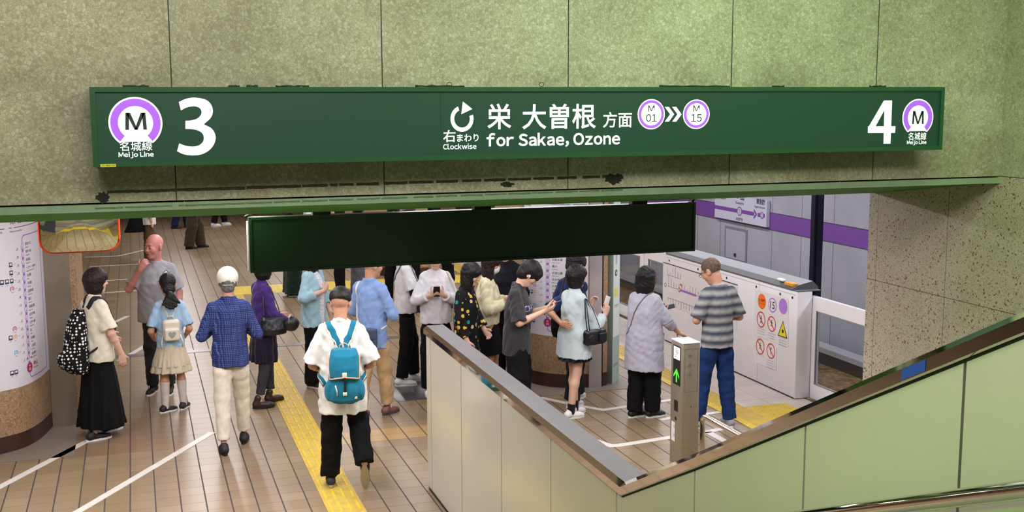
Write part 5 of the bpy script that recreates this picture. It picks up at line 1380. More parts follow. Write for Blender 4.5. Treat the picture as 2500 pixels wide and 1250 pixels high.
def phone(root, info, p, d, n, label, m, side=1):
    """smartphone lying along d, screen facing n, at local point p"""
    bpy.context.view_layer.update(); Mr = root.matrix_basis.to_3x3().normalized()
    d = Mr @ Vector(d).normalized(); n = Mr @ Vector(n).normalized(); n = (n - d * n.dot(d)).normalized(); a = d.cross(n)
    w = world(root, p); t = thing('smartphone', label, 'phone', w)
    M = Matrix((a, d, n)).transposed().to_4x4()
    child(MB().rbox((-.036, -.074, -.004), (.036, .074, .004), .0035, M=Matrix.Translation(w) @ M).build('case', m), t)
    mb = MB(); vs = [(-.033, -.07, .0043), (.033, -.07, .0043), (.033, .07, .0043), (-.033, .07, .0043)]; mb.add([Matrix.Translation(w) @ M @ Vector(v) for v in vs], [(0, 1, 2, 3)])
    child(mb.build('screen', mat('phone_screen', (60, 66, 80), .1), ), t); return t
WT = dict(mat=mat('white_shoe', (228, 226, 224), .5), sole=mat('white_sole', (232, 230, 228), .5), lace=mat('lace_white', (236, 236, 236), .6))
BK = dict(mat=mat('black_shoe', (24, 22, 24), .6), sole=mat('white_sole', (232, 230, 228), .5))
BB = dict(mat=mat('black_shoe', (24, 22, 24), .6), sole=mat('black_sole', (20, 18, 18), .6))
F_black = cloth('black', (11, 10, 12), sheen=0); F_navyblack = cloth('navy_black', (18, 19, 28), sheen=.03)
def bag_root(label, cat, root, p):
    t = thing('bag', label, cat, world(root, p)); t.rotation_euler = root.rotation_euler; t.scale = root.scale; t['p'] = 0; del t['p']; return t
def att(o, t, p):
    o.parent = t; c = np.empty(len(o.data.vertices) * 3); o.data.vertices.foreach_get('co', c)
    o.data.vertices.foreach_set('co', (c.reshape(-1, 3) - np.array(p)).ravel()); o.data.update(); return o

# --- woman with the dotted backpack
r, I = person('person in cream blouse and long black skirt wearing a polka dot backpack', gz(250, 1064)[:2], -58, 1.655, dict(
    head=(-22, 4, 0), hair=('bob', H_dark), fat=1.06,
    top=dict(mat=cloth('cream_blouse', (222, 214, 196)), name='blouse', hem=.80, loose=1.22, flare=1.05, sleeve=.86, sr=.078, cuff=.084, fold=.008, collar=.013),
    bottom=dict(kind='skirt', hem=.12, w=.25, d=.22, mat=F_black, n=12, amp=.05),
    armR=((.215, .03, 1.09), (.22, .13, .86), (.0, .10, -1), (-1, .2, 0), 22), armL=((-.2, .06, 1.12), (-.17, .22, 1.0), (.1, .6, -.5), (1, 0, 0), 25),
    legL=dict(at=(-.08, .12)), legR=dict(at=(.09, -.14)), shoes=BK))
M_pd = dots_mat('black_white_polka_dots', (16, 15, 18), [(230, 228, 224)], 30, .34, .35)
p = V3(-.02, -.20, 1.10); t = bag_root('black backpack covered in white polka dots on a person in cream blouse', 'backpack', r, p)
t.name = 'backpack'
S = SDF(); S.loft([(.70, -.02, -.22, .13, .08), (.75, -.02, -.235, .155, .115), (.98, -.02, -.225, .150, .11), (1.20, -.02, -.20, .115, .085), (1.33, -.02, -.17, .06, .045)], .03); S.ell((-.02, -.33, .84), (.125, .075, .10), .03); S.disp = (.008, 20, 3)
att(S.mesh('pack_body', .009, M_pd), t, p)
M_strap = mat('black_webbing', (18, 18, 20), .7)
for q in (-1, 1):
    pts = [(q * .05, -.15, 1.36), (q * .085, -.07, 1.44), (q * .10, .05, 1.42), (q * .125, .14, 1.30), (q * .145, .14, 1.16)]
    att(strap(I['top'], pts, .027, M_strap, None, off=.007), t, p); att(MB().tube(path_spline([(q * .145, .14, 1.17), (q * .165, .06, 1.05), (q * .16, -.06, .97), (q * .12, -.17, .90)], 5), .012, 8, flat=.4, up=(1, 0, 0)).build('strap', M_strap), t, p)

# --- gingham shirt man
r, I = person('person in blue gingham shirt, cream trousers and white cap walking away', gz(571, 1094)[:2], -4, 1.71, dict(
    sex='m', face=False, head=(0, 14, 0), hair=('capfringe', H_grey), skin=SK2,
    top=dict(mat=plaid(), hem=.81, loose=1.14, sleeve=1.75, sr=.060, cuff=.042, collar=.013),
    bottom=dict(kind='trousers', w=.094, w2=.056, hem=.13, mat=cloth('cream_trousers', (222, 212, 196))),
    armL=((-.255, -.03, 1.10), (-.12, .20, 1.14), (.6, .5, .2), (0, 0, 1), 40), armR=((.255, -.03, 1.10), (.12, .20, 1.14), (-.6, .5, .2), (0, 0, 1), 40),
    legL=dict(at=(-.09, -.16)), legR=dict(at=(.10, .17)), shoes=BB))
hc, R = I['hc'], I['R']; T = lambda x, y, z: hc + R @ V3(x, y, z)
S = SDF(); S.ell(T(0, -.012, .040), (.093, .113, .100), R=R); S.plane(R @ V3(0, .10, -1), float(unit(R @ V3(0, .10, -1)) @ T(0, 0, -.040))); S.cone(T(-.045, .085, .02), T(.045, .085, .02), .022, .022, .02, flat=(R @ V3(0, .3, 1), .25)); S.cone(T(-.035, .13, .012), T(.035, .13, .012), .03, .03, .03, flat=(R @ V3(0, .3, 1), .2))
S.ell(T(0, -.125, -.020), (.030, .045, .022), .004, 's', R=R)
cap = S.mesh('cap', .006, cloth('white_cap', (232, 226, 214)), r)
MB().tube([T(.085 * math.sin(a), -.012 - .104 * math.cos(a), -.036) for a in np.linspace(-.5, .5, 7)], .006, 6, flat=.5).build('adjuster_strap', cloth('white_cap', (232, 226, 214)), cap)

# --- bald man
r, I = person('bald person in grey T-shirt facing the viewer, one hand raised to the mouth', gz(395, 958)[:2], 166, 1.78, dict(
    sex='m', head=(-30, 4, 0), fat=1.22, hs=1.12, skin=SK3, facekw=dict(brow=H_buzz, mouth=True),
    top=dict(mat=cloth('grey_tee', (152, 152, 160)), hem=.79, loose=1.2, sleeve=.85, sr=.07, cuff=.078, collar=.008, name='t_shirt'),
    bottom=dict(kind='trousers', mat=cloth('dark_trousers', (40, 38, 42))),
    armR=((.27, .09, 1.16), (.115, .20, 1.385), (-.42, .02, .62), (-.3, -1, .1), 48), shoes=BK))
def printed(I, u, v, h, y0=.3):
    """point on the garment front found by marching in from y0"""
    y = y0
    for _ in range(34):
        d = float(I['top'].eval([(u, y, v)])[0]); y -= d * .6
    return (u, y + .003 + h, v)
f = Flat(lambda u, v, h: printed(I, u, v, h))
o_ = -.10; z_ = .09
f.poly([(o_ - .045, z_ + 1.235), (o_ - .045, z_ + 1.21), (o_ - .005, z_ + 1.21), (o_ - .003, z_ + 1.235), (o_ - .025, z_ + 1.262)], 0, .002); f.line([(o_ - .052, z_ + 1.238), (o_ - .025, z_ + 1.268), (o_ + .004, z_ + 1.238)], .006, 1, .003); f.line([(o_ - .052, z_ + 1.236), (o_ - .066, z_ + 1.252)], .006, 1, .002)
f.build('chest_print', [mat('print_pale', (206, 222, 222), .7), mat('print_dark', (66, 70, 78), .7)], r)
f = Flat(lambda u, v, h: printed(I, u, v, h)); f.rect(o_ - .0, z_ + 1.15, o_ + .05, z_ + 1.162, 0, .002); f.build('print_strip', mat('print_dark', (66, 70, 78), .7), r)

# --- schoolgirl
r, I = person('child with black ponytail, light blue top and beige skirt wearing a small cream backpack', gz(424, 1003)[:2], 4, 1.43, dict(
    face=False, hs=1.27, head=(3, 12, 0), hair=('ponytail', H_black), skin=SK2, sw=1.06,
    top=dict(mat=cloth('light_blue_top', (160, 190, 222)), hem=.84, loose=1.15, sleeve=.82, sr=.070, cuff=.074, name='blouse', fold=.007),
    bottom=dict(kind='skirt', hem=.52, w=.25, d=.20, mat=cloth('beige_skirt', (206, 192, 168)), n=15, amp=.06),
    armL=((-.235, -.05, 1.06), (-.19, .12, .93), (.3, .9, -.2), (1, 0, 0), 30), armR=((.235, -.05, 1.06), (.19, .12, .93), (-.3, .9, -.2), (-1, 0, 0), 30),
    legL=dict(at=(-.10, -.03), rot=-62), legR=dict(at=(.13, .05), rot=-30), shoes=dict(mat=mat('navy_sneaker', (30, 32, 44), .6), sole=WT['sole'], lace=WT['lace']), socks=(cloth('white_sock', (216, 206, 202)), .72)))
S = SDF(); S.loft([(.60, 0, 0, .232, .185), (.66, 0, 0, .222, .175), (.90, 0, 0, .150, .118)], .01, pleat=(13, .05, .4, .6, .9)); S.mesh('skirt_tier', .009, cloth('beige_skirt', (206, 192, 168)), r)
for q in (-1, 1): MB().tube([(q * .225 + .05 * math.cos(a), -.03 + .07 * math.sin(a), 1.12 - q * .0) for a in np.linspace(0, 6.28, 17)], .004, 6).build('sleeve_trim', M_strap, r)
hc, R = I['hc'], I['R']; T = lambda x, y, z: hc + R @ V3(x, y, z)
MB().tube([T(.030 * math.cos(a), -.118 + .01 * math.sin(a), -.105 + .028 * math.sin(a)) for a in np.linspace(0, 6.28, 13)], .012, 8).build('hair_tie', cloth('cream_scrunchie', (226, 212, 190)), r)
p = V3(0, -.17, 1.08); t = bag_root('small cream backpack with a heart shaped window on the child', 'backpack', r, p); t.name = 'backpack'
M_cb = mat('cream_leatherette', (214, 206, 190), .45, bump=.1)
S = SDF(); S.box((0, -.165, 1.08), (.105, .055, .135), .045, .02); S.box((0, -.225, 1.03), (.088, .022, .075), .02, .01); att(S.mesh('pack_body', .008, M_cb), t, p)
f = Flat(lambda u, v, h: (u, -.2485 - h, v)); hp = [(.052 * math.sin(a) ** 3, 1.035 + .0040 * (13 * math.cos(a) - 5 * math.cos(2 * a) - 2 * math.cos(3 * a) - math.cos(4 * a)) * .9) for a in np.linspace(0, 6.28, 40)]
f.poly(hp[::-1], 0, 0); f.poly([(x * .86, (z - 1.035) * .86 + 1.035) for x, z in hp][::-1], 1, .001); f.disc(-.01, 1.0, .008, 2, .002); f.disc(.012, 1.004, .007, 2, .002); f.rect(-.034, 1.012, .034, 1.020, 3, .002)
att(f.build('heart_window', [M_cb, mat('clear_window_grey', (150, 158, 152), .2), mat('charm_orange', (214, 120, 60), .5), mat('charm_teal', (96, 168, 150), .5)]), t, p)
att(MB().tube([(-.035, -.165, 1.21), (-.03, -.165, 1.245), (0, -.165, 1.26), (.03, -.165, 1.245), (.035, -.165, 1.21)], .007, 8).build('handle', M_cb), t, p)
for q in (-1, 1): att(strap(I['top'], [(q * .03, -.14, 1.22), (q * .06, -.12, 1.33), (q * .085, -.07, 1.42), (q * .10, .05, 1.41), (q * .12, .13, 1.3), (q * .13, .12, 1.1), (q * .10, -.10, 1.0)], .011, M_cb, None), t, p)
for q in (-1, 1): att(MB().tube([(q * .10, -.19, 1.02), (q * .13, -.20, .93), (q * .125, -.20, .86)], .012, 6).build('side_ribbon', M_cb), t, p)

# --- purple cardigan
r, I = person('person in purple cardigan and grey jeans, head hidden behind the hanging sign', gz(650, 990)[:2], -72, 1.60, dict(
    head=(-10, 12, 0), hair=('bob', H_black), facekw=dict(brow=H_black),
    top=dict(mat=cloth('purple_cardigan', (62, 38, 110)), hem=.80, loose=1.15, sleeve=1.8, sr=.062, cuff=.046, name='cardigan', fold=.008),
    bottom=dict(kind='trousers', w=.082, w2=.050, hem=.16, mat=denim('charcoal_denim', (66, 66, 76))),
    armR=((.20, .03, 1.10), (.15, .23, .98), (-.2, 1, .0), (-1, 0, -.2), 25), armL=((-.2, .02, 1.10), (-.14, .22, 1.0), (.2, 1, 0), (1, 0, 0), 25),
    legL=dict(at=(-.09, .10)), legR=dict(at=(.09, -.12)), shoes=dict(mat=mat('dark_brown_leather', (48, 32, 28), .4), sole=BB['sole'], ht=.12)))
S = SDF(); S.loft([(.52, .0, -.01, .185, .15), (.75, 0, -.006, .175, .14), (.95, 0, -.004, .15, .12)], .02, pleat=(11, .07, .5, .5, .95)); S.disp = (.008, 22, 4); S.mesh('tunic', .009, cloth('dark_purple_tunic', (26, 20, 42)), r)
p = V3(.20, .10, .98); t = bag_root('black quilted shoulder bag with studs beside the purple cardigan', 'handbag', r, p); t.name = 'handbag'
M_bl = mat('black_leather', (22, 22, 26), .32, bump=.15, bs=70)
S = SDF(); S.loft([(.86, .20, .04, .075, .14), (.92, .20, .04, .085, .165), (1.04, .20, .02, .05, .14), (1.07, .20, .02, .03, .12)], .02); S.disp = (.004, 30, 8); att(S.mesh('bag_body', .008, M_bl), t, p)
S = SDF(); S.ell((.255, .23, .965), (.055, .095, .085)); S.disp = (.003, 30, 9); att(S.mesh('front_pouch', .008, M_bl), t, p)
att(MB().tube(path_spline([(.22, .12, 1.05), (.19, .08, 1.22), (.135, -.0, 1.435), (.16, -.06, 1.30), (.21, -.08, 1.05)], 6), .010, 8, flat=.5).build('strap', M_bl), t, p)

# --- young man with teal backpack
r, I = person('person in loose white shirt and black trousers walking away along the yellow strip', gz(842, 1186)[:2], -10, 1.70, dict(
    sex='m', face=False, head=(-14, 5, 0), hair=('short', H_black), skin=SK2,
    top=dict(mat=cloth('white_shirt', (224, 222, 218)), hem=.66, loose=1.30, flare=1.08, sleeve=.94, sr=.078, cuff=.090, fold=.010, collar=.012, ff=22),
    bottom=dict(kind='trousers', w=.098, w2=.080, hem=.09, mat=F_black, fold=.009),
    armL=((-.245, -.01, 1.07), (-.18, .19, .98), (.3, .8, .2), (1, 0, 0), 40), armR=((.245, -.01, 1.07), (.18, .19, .98), (-.3, .8, .2), (-1, 0, 0), 40),
    legL=dict(at=(-.12, .02), rot=4), legR=dict(at=(.17, -.16), lift=.15, tilt=68, rot=-6, knee=(0, .13, -.03)), shoes=dict(mat=mat('dark_navy_canvas', (34, 36, 50), .7), sole=mat('gum_sole', (176, 160, 132), .6))))
p = V3(0.02, -.26, 1.02); t = bag_root('teal canvas backpack with tan piping on the person in white shirt', 'backpack', r, p); t.name = 'backpack'
M_teal = cloth('teal_canvas', (22, 112, 142), vs=30); M_tan = mat('tan_piping', (196, 160, 124), .6); M_cream = mat('cream_leather', (226, 216, 188), .5)
S = SDF(); S.loft([(.80, .02, -.25, .10, .06), (.83, .02, -.26, .135, .085), (1.02, .02, -.255, .130, .085), (1.20, .02, -.235, .110, .065), (1.235, .02, -.225, .09, .04)], .03)
for q in (-1, 1): S.ell((.02 + q * .130, -.25, .90), (.036, .065, .085), .02)
S.ell((.02, -.325, .90), (.09, .03, .085), .03); S.disp = (.006, 24, 6); att(S.mesh('pack_body', .008, M_teal), t, p)
S = SDF(); S.loft([(1.02, .02, -.285, .118, .075), (1.10, .02, -.275, .125, .080), (1.20, .02, -.245, .118, .078), (1.25, .02, -.225, .10, .05)], .02); S.disp = (.004, 24, 7); fl = att(S.mesh('top_flap', .008, M_teal), t, p)
el = [(.02 + .120 * math.cos(a), -.287 + .078 * math.sin(a), 1.022 - .012 * math.cos(a * 2)) for a in np.linspace(math.pi, 2 * math.pi, 15)]
att(MB().tube([(.02 - .127, -.235, 1.19)] + el + [(.02 + .127, -.235, 1.19)], .0065, 8).build('flap_piping', M_tan), t, p)
att(MB().rbox((.002, -.368, 1.03), (.040, -.352, 1.075), .005).build('buckle_patch', M_cream), t, p)
att(MB().box((.013, -.372, .90), (.031, -.360, 1.035)).build('closing_strap', M_black), t, p)
att(MB().rbox((.004, -.374, .885), (.038, -.360, .915), .004).build('buckle_patch', M_cream), t, p)
att(MB().tube([(-.055, -.352, .97), (-.045, -.362, .93), (-.04, -.358, .885)], .006, 8).build('zip_pull', M_cream), t, p)
att(MB().rbox((.085, -.335, .845), (.12, -.322, .865), .003).build('corner_patch', M_cream), t, p)
att(MB().tube(path_spline([(-.012, -.225, 1.235), (-.015, -.225, 1.275), (.02, -.225, 1.295), (.055, -.225, 1.275), (.052, -.225, 1.235)], 4), .009, 8, flat=.5).build('handle', M_tan), t, p)
for q in (-1, 1):
    pts = [(.02 + q * .03, -.20, 1.24), (.01 + q * .07, -.14, 1.34), (q * .105, -.06, 1.425), (q * .12, .06, 1.41), (q * .15, .15, 1.25), (q * .17, .12, 1.08), (q * .15, -.12, .92)]
    att(strap(I['top'], pts, .026, M_teal, None, off=.005), t, p)
    att(strap(I['top'], [(a + q * .024, b, c) for a, b, c in pts], .005, M_cream, None, 'strap_edge', off=.009), t, p)

# --- light blue jacket woman behind him
r, I = person('person in pale blue open jacket and black trousers behind the white shirt, face hidden', gz(772, 942)[:2], -128, 1.62, dict(
    head=(10, 10, 0), hair=('long', H_dark),
    top=dict(mat=cloth('pale_blue_jacket', (156, 192, 208)), hem=.76, loose=1.28, sleeve=1.55, sr=.078, cuff=.068, open=.065, name='jacket', fold=.010, under=dots_mat('white_patterned_blouse', (222, 222, 230), [(120, 128, 168)], 55, .28, .6)),
    bottom=dict(kind='trousers', w=.10, w2=.095, hem=.06, mat=F_black), armR=((.235, .0, 1.12), (.10, .19, 1.20), (-.8, .2, .5), (0, -1, 0), 30), armL=((-.22, .0, 1.10), (-.2, .1, .90), (.1, .5, -1), (1, 0, 0), 30), shoes=BK))
# --- blue shirt man with shoulder bag
r, I = person('person in light blue shirt and beige trousers with a slate shoulder bag', gz(912, 1015)[:2], -46, 1.70, dict(
    sex='m', head=(-30, 8, 0), hair=('short', H_black), skin=SK2,
    top=dict(mat=cloth('light_blue_shirt', (132, 160, 214)), hem=.74, loose=1.18, sleeve=1.7, sr=.066, cuff=.052, collar=.012, fold=.010),
    bottom=dict(kind='trousers', w=.094, w2=.066, hem=.12, mat=cloth('beige_trousers', (184, 154, 116)), fold=.009),
    armL=((-.23, .02, 1.10), (-.08, .22, 1.08), (.8, .4, .1), (0, 0, 1), 35), armR=((.25, .02, 1.10), (.10, .23, 1.08), (-.8, .4, .1), (0, 0, 1), 35),
    legL=dict(at=(-.06, -.14)), legR=dict(at=(.10, .12)), shoes=dict(mat=mat('red_grey_trainer', (120, 74, 72), .6, var=.3, vs=30), sole=mat('slate_sole', (56, 66, 84), .6), lace=WT['lace'])))
p = V3(-.03, -.19, .92); t = bag_root('slate grey shoulder bag with white strap on the light blue shirt', 'shoulder bag', r, p); t.name = 'shoulder_bag'
M_sb = cloth('slate_bag', (62, 74, 100))
S = SDF(); S.box((.05, -.18, .87), (.125, .045, .11), .03, .02); S.disp = (.006, 26, 3); att(S.mesh('bag_body', .008, M_sb), t, p)
S = SDF(); S.box((.05, -.205, .925), (.130, .036, .055), .02, .02); att(S.mesh('bag_flap', .008, M_sb), t, p)
att(strap(I['top'], [(-.10, -.16, .98), (-.13, -.13, 1.15), (-.13, -.09, 1.33), (-.10, -.02, 1.43), (.0, .10, 1.28), (.13, .10, 1.05), (.15, -.05, .95)], .012, mat('white_strap', (222, 218, 216), .5), None), t, p)

# --- people seen only by their legs under the hanging sign
person('person in dark green wide trousers seen below the hanging sign, left of the pair', gz(714, 722)[:2], -85, 1.64, dict(far=True, hair=('bob', H_black), top=dict(mat=F_black, sleeve=1.8), bottom=dict(kind='trousers', w=.13, w2=.15, hem=.05, mat=cloth('dark_green_wool', (16, 40, 28))), shoes=BK))
person('person in dark green trousers and pale shoes seen below the sign, right of the pair', gz(758, 716)[:2], -100, 1.68, dict(far=True, hair=('short', H_black), top=dict(mat=cloth('pale_grey_top', (200, 200, 204)), sleeve=1.8), bottom=dict(kind='trousers', w=.10, w2=.09, hem=.05, mat=cloth('dark_green_wool', (16, 40, 28))), shoes=WT))
person('person in loose grey trousers and white shoes between the two blue shirts', gz(877, 733)[:2], -80, 1.66, dict(far=True, hair=('bob', H_black), top=dict(mat=F_navyblack, sleeve=1.8), bottom=dict(kind='trousers', w=.115, w2=.12, hem=.07, mat=cloth('grey_flannel', (106, 106, 116))), shoes=WT))

# --- white T-shirt with black under-sleeves
r, I = person('person in white T-shirt over black sleeves holding a grey bag in front', gz(994, 937)[:2], -92, 1.70, dict(
    head=(-10, 20, 0), hair=('short', H_black),
    top=dict(mat=cloth('white_tee', (216, 216, 220)), hem=.86, loose=1.22, sleeve=.85, sr=.075, cuff=.08, name='t_shirt'),
    bottom=dict(kind='trousers', w=.092, w2=.068, hem=.10, mat=F_black),
    armR=((.20, .06, 1.10), (.13, .27, 1.0), (-.3, 1, -.2), (-1, 0, 0), 35), armL=((-.18, .08, 1.12), (-.10, .28, 1.10), (.3, 1, .3), (1, 0, 0), 35),
    legL=dict(at=(-.08, .10)), legR=dict(at=(.09, -.08)), shoes=WT))
for q, (e, w) in ((1, (V3(.20, .06, 1.10), V3(.13, .27, 1.0))), (-1, (V3(-.18, .08, 1.12), V3(-.10, .28, 1.10)))):
    S = SDF(); sh_ = I['sh'][q]; S.cone(sh_ + (e - sh_) * .5, e, .052, .048, .01); S.cone(e, w, .048, .036, .01); S.mesh('under_sleeve', .008, F_black, r)
p = V3(.02, .21, 1.02); t = bag_root('grey sling bag held in front of the white T-shirt', 'bag', r, p); t.name = 'sling_bag'
S = SDF(); S.loft([(.84, .04, .21, .12, .07), (.92, .04, .22, .15, .09), (1.10, .02, .19, .12, .07), (1.20, .0, .17, .06, .04)], .03); S.disp = (.009, 24, 3); att(S.mesh('bag_body', .008, cloth('grey_nylon', (92, 94, 106))), t, p)
S = SDF(); S.ell((.17, .23, .93), (.012, .03, .025)); att(S.mesh('round_badge', .006, mat('orange_badge', (200, 140, 60), .5)), t, p)
att(strap(I['top'], [(.06, .16, 1.12), (.12, .10, 1.30), (.10, -.02, 1.425), (.04, -.12, 1.3), (-.1, -.13, 1.1), (-.15, .02, 1.0)], .016, cloth('grey_nylon', (92, 94, 106)), None), t, p)

# --- white sweatshirt
q_ = gz(1062, 606, 1.66)
r, I = person('person in white sweatshirt facing the viewer and looking at a phone', q_[:2], 168, 1.66, dict(
    head=(0, 16, 0), hair=('short', H_dark), facekw=dict(brow=H_dark),
    top=dict(mat=cloth('white_sweatshirt', (214, 214, 222)), hem=.84, loose=1.22, sleeve=1.72, sr=.072, cuff=.05, name='sweatshirt', fold=.009),
    bottom=dict(kind='trousers', w=.10, w2=.09, hem=.08, mat=F_black),
    armR=((.23, .03, 1.10), (.05, .24, 1.20), (-.45, .4, .5), (-.4, -.6, .6), 45), armL=((-.23, .03, 1.10), (-.06, .24, 1.20), (.45, .4, .5), (.4, -.6, .6), 45), shoes=WT))
phone(r, I, (0, .29, 1.245), (0, .5, .8), (0, -.8, .5), 'smartphone held by the person in the white sweatshirt', M_black)
p = V3(-.22, -.02, .95); t = bag_root('cream canvas tote bag on the shoulder of the white sweatshirt', 'tote bag', r, p); t.name = 'tote_bag'
S = SDF(); S.box((-.245, -.03, .93), (.035, .15, .16), .02, .02); S.disp = (.008, 22, 3); att(S.mesh('bag_body', .009, cloth('cream_canvas', (206, 196, 174))), t, p)
att(MB().tube(path_spline([(-.24, .07, 1.08), (-.20, .08, 1.28), (-.135, .02, 1.43), (-.17, -.08, 1.30), (-.24, -.1, 1.08)], 5), .012, 6, flat=.3).build('strap', cloth('cream_canvas', (206, 196, 174))), t, p)

# --- dotted dress
q_ = gz(1137, 643, 1.60)
M_dd = dots_mat('black_dress_with_coloured_dots', (18, 18, 20), [(208, 176, 66), (40, 140, 142), (206, 184, 140), (208, 176, 66), (18, 18, 20)], 16, .36, .75)
r, I = person('person with long black hair in a black dress with yellow and teal dots', q_[:2], -126, 1.60, dict(
    head=(4, 22, 0), hair=('long', H_black), facekw=dict(brow=H_black),
    top=dict(mat=M_dd, hem=.80, loose=1.22, sleeve=1.8, sr=.072, cuff=.055, name='dress_top', collar=.008), bottom=dict(kind='skirt', hem=.30, w=.24, d=.22, mat=M_dd, n=12, amp=.05),
    armR=((.21, .0, 1.10), (.20, .08, .87), (0, .15, -1), (-1, 0, 0), 25), armL=((-.2, .04, 1.10), (-.16, .16, .93), (.2, .6, -.6), (1, 0, 0), 30), shoes=BK))
# --- cream jacket
q_ = gz(1190, 618, 1.64)
r, I = person('person in cream jacket and black skirt with a white face mask, legs bare', q_[:2], -112, 1.64, dict(
    head=(-6, 18, 0), hair=('long', H_dark), skin=SK2,
    top=dict(mat=cloth('cream_jacket', (216, 208, 176)), hem=.90, loose=1.28, sleeve=1.8, sr=.078, cuff=.06, name='jacket', fold=.012),
    bottom=dict(kind='skirt', hem=.56, w=.20, d=.17, mat=F_black, n=10, amp=.03),
    armR=((.22, .03, 1.10), (.13, .24, 1.16), (-.3, .8, .4), (-1, 0, 0), 35), armL=((-.22, .03, 1.10), (-.1, .24, 1.16), (.3, .8, .4), (1, 0, 0), 35), legL=dict(at=(-.08, .08)), shoes=WT))
def mask(I, r):
    hc, R = I['hc'], I['R']; S = SDF(); T = lambda x, y, z: hc + R @ V3(x, y, z)
    S.ell(T(0, .060, -.048), (.056, .044, .050), R=R); S.mesh('face_mask', .006, mat('mask_white', (226, 226, 230), .7), r)
mask(I, r)
q_ = gz(1236, 578, 1.74)
r, I = person('person in dark navy clothes and white mask behind the cream jacket', q_[:2], 130, 1.72, dict(sex='m', head=(0, 12, 0), hair=('short', H_black), top=dict(mat=F_navyblack, sleeve=1.8, loose=1.15), bottom=dict(kind='trousers', mat=F_black), shoes=BB)); mask(I, r)

# --- black T-shirt man with phone
q_ = gz(1262, 634, 1.70)
r, I = person('person in washed black T-shirt with chest lettering looking down at a phone', q_[:2], -118, 1.70, dict(
    sex='m', head=(12, 40, 0), hair=('fringe', H_black), facekw=dict(brow=H_black), lean=(0, .015),
    top=dict(mat=cloth('washed_black', (50, 49, 54)), hem=.74, loose=1.28, sleeve=.97, sr=.078, cuff=.086, name='t_shirt', fold=.009, collar=.008),
    bottom=dict(kind='trousers', w=.115, w2=.11, hem=.05, mat=F_black, fold=.009),
    armR=((.225, .06, 1.10), (.10, .29, 1.20), (-.30, .85, .25), (-.6, -.2, .8), 40), armL=((-.225, .06, 1.10), (-.08, .29, 1.20), (.30, .85, .25), (.6, -.2, .8), 40), shoes=BK))
phone(r, I, (.01, .385, 1.27), (0, .9, .35), (0, -.35, .9), 'dark smartphone in the hands of the person in the black T-shirt', M_black)
I16 = I; fnp = lambda u, v, h: printed(I16, u, v, h, .36)
f = Flat(fnp)
LIL = mat('lilac_print', (150, 146, 196), .7)
f.text('CHAMPS', .155, 1.19, .1, 0, .001, bold=.01, width=-.30, height=.065); f.build('chest_lettering', LIL, r)
f = Flat(fnp); f.text('ATHLETIC', .13, 1.11, .1, 0, .001, bold=.01, width=-.26, height=.045); f.build('chest_lettering', LIL, r)
hc, R = I['hc'], I['R']; T = lambda x, y, z: tuple(hc + R @ V3(x, y, z))
MB().tube([T(.088, .004, -.004), T(.092, .008, -.012), T(.086, .014, -.034)], [.006, .006, .003], 8).build('earbud', M_white, r)

# --- navy shirt person and the striped blouse girl
NX = gz(1398, 985)[:2]
r, I = person('person in navy shirt and black trousers, one arm around the girl in the pale blouse', gz(1398, 985)[:2], -62, 1.64, dict(
    sex='m', head=(-4, 14, 0), hair=('fringe', H_black), skin=SK2,
    top=dict(mat=cloth('navy_shirt', (28, 40, 84)), hem=.80, loose=1.15, sleeve=.95, sr=.072, cuff=.076, collar=.010),
    bottom=dict(kind='trousers', w=.10, w2=.09, hem=.08, mat=F_navyblack),
    armR=(LP(NX, -62, 1.64, 1338, 757, 11.1), LP(NX, -62, 1.64, 1372, 792, 10.78), (.9, -.2, .05), (.5, .8, .1), 15), legL=dict(at=(-.08, .17)), legR=dict(at=(.09, -.12)), shoes=dict(mat=mat('grey_white_trainer', (200, 200, 204), .5, var=.2, vs=40), sole=WT['sole'], lace=M_black)))
p = V3(.02, -.20, 1.05); t = bag_root('black backpack hanging low on the person in the navy shirt', 'backpack', r, p); t.name = 'backpack'
S = SDF(); S.loft([(.80, .0, -.19, .12, .07), (.90, .0, -.20, .14, .09), (1.1, 0, -.19, .13, .08), (1.2, 0, -.17, .08, .05)], .03); S.disp = (.006, 22, 3); att(S.mesh('pack_body', .009, F_black), t, p)
for q in (-1, 1): att(strap(I['top'], [(q * .05, -.16, 1.2), (q * .09, -.08, 1.42), (q * .11, .05, 1.4), (q * .13, .12, 1.2), (q * .14, .02, 1.0), (q * .1, -.13, .92)], .014, M_strap, None), t, p)
M_blo = pin('pale_pinstripe_cotton', (202, 212, 216), (172, 188, 196), .0085)
r, I = person('girl in pale striped blouse and short black skirt holding up a white phone', gz(1402, 1016)[:2], -72, 1.58, dict(
    head=(-12, 6, 0), hair=('bob', H_black), facekw=dict(brow=H_black),
    top=dict(mat=M_blo, hem=.70, loose=1.24, flare=1.30, sleeve=1.68, sr=.074, cuff=.058, name='blouse', fold=.009, collar=.012),
    bottom=dict(kind='skirt', hem=.655, w=.195, d=.18, mat=cloth('black_teal_skirt', (18, 28, 34)), n=16, amp=.06),
    armR=((.215, .13, 1.05), (.13, .34, 1.15), (-.05, .35, .9), (-.9, .2, .2), 40), armL=((-.2, .08, 1.10), (-.08, .30, 1.22), (.1, .4, .9), (.9, .2, .2), 40),
    legL=dict(at=(-.05, .05)), legR=dict(at=(.05, -.09)), shoes=WT, socks=(cloth('black_sock', (18, 18, 20)), .20)))
phone(r, I, (.055, .42, 1.26), (.0, .35, .95), (-.95, -.12, .1), 'white smartphone held up by the girl in the pale blouse', mat('phone_white', (236, 234, 232), .3))
p = V3(.27, .06, .97); t = bag_root('glossy black leather handbag hanging on the arm of the pale blouse', 'handbag', r, p); t.name = 'handbag'
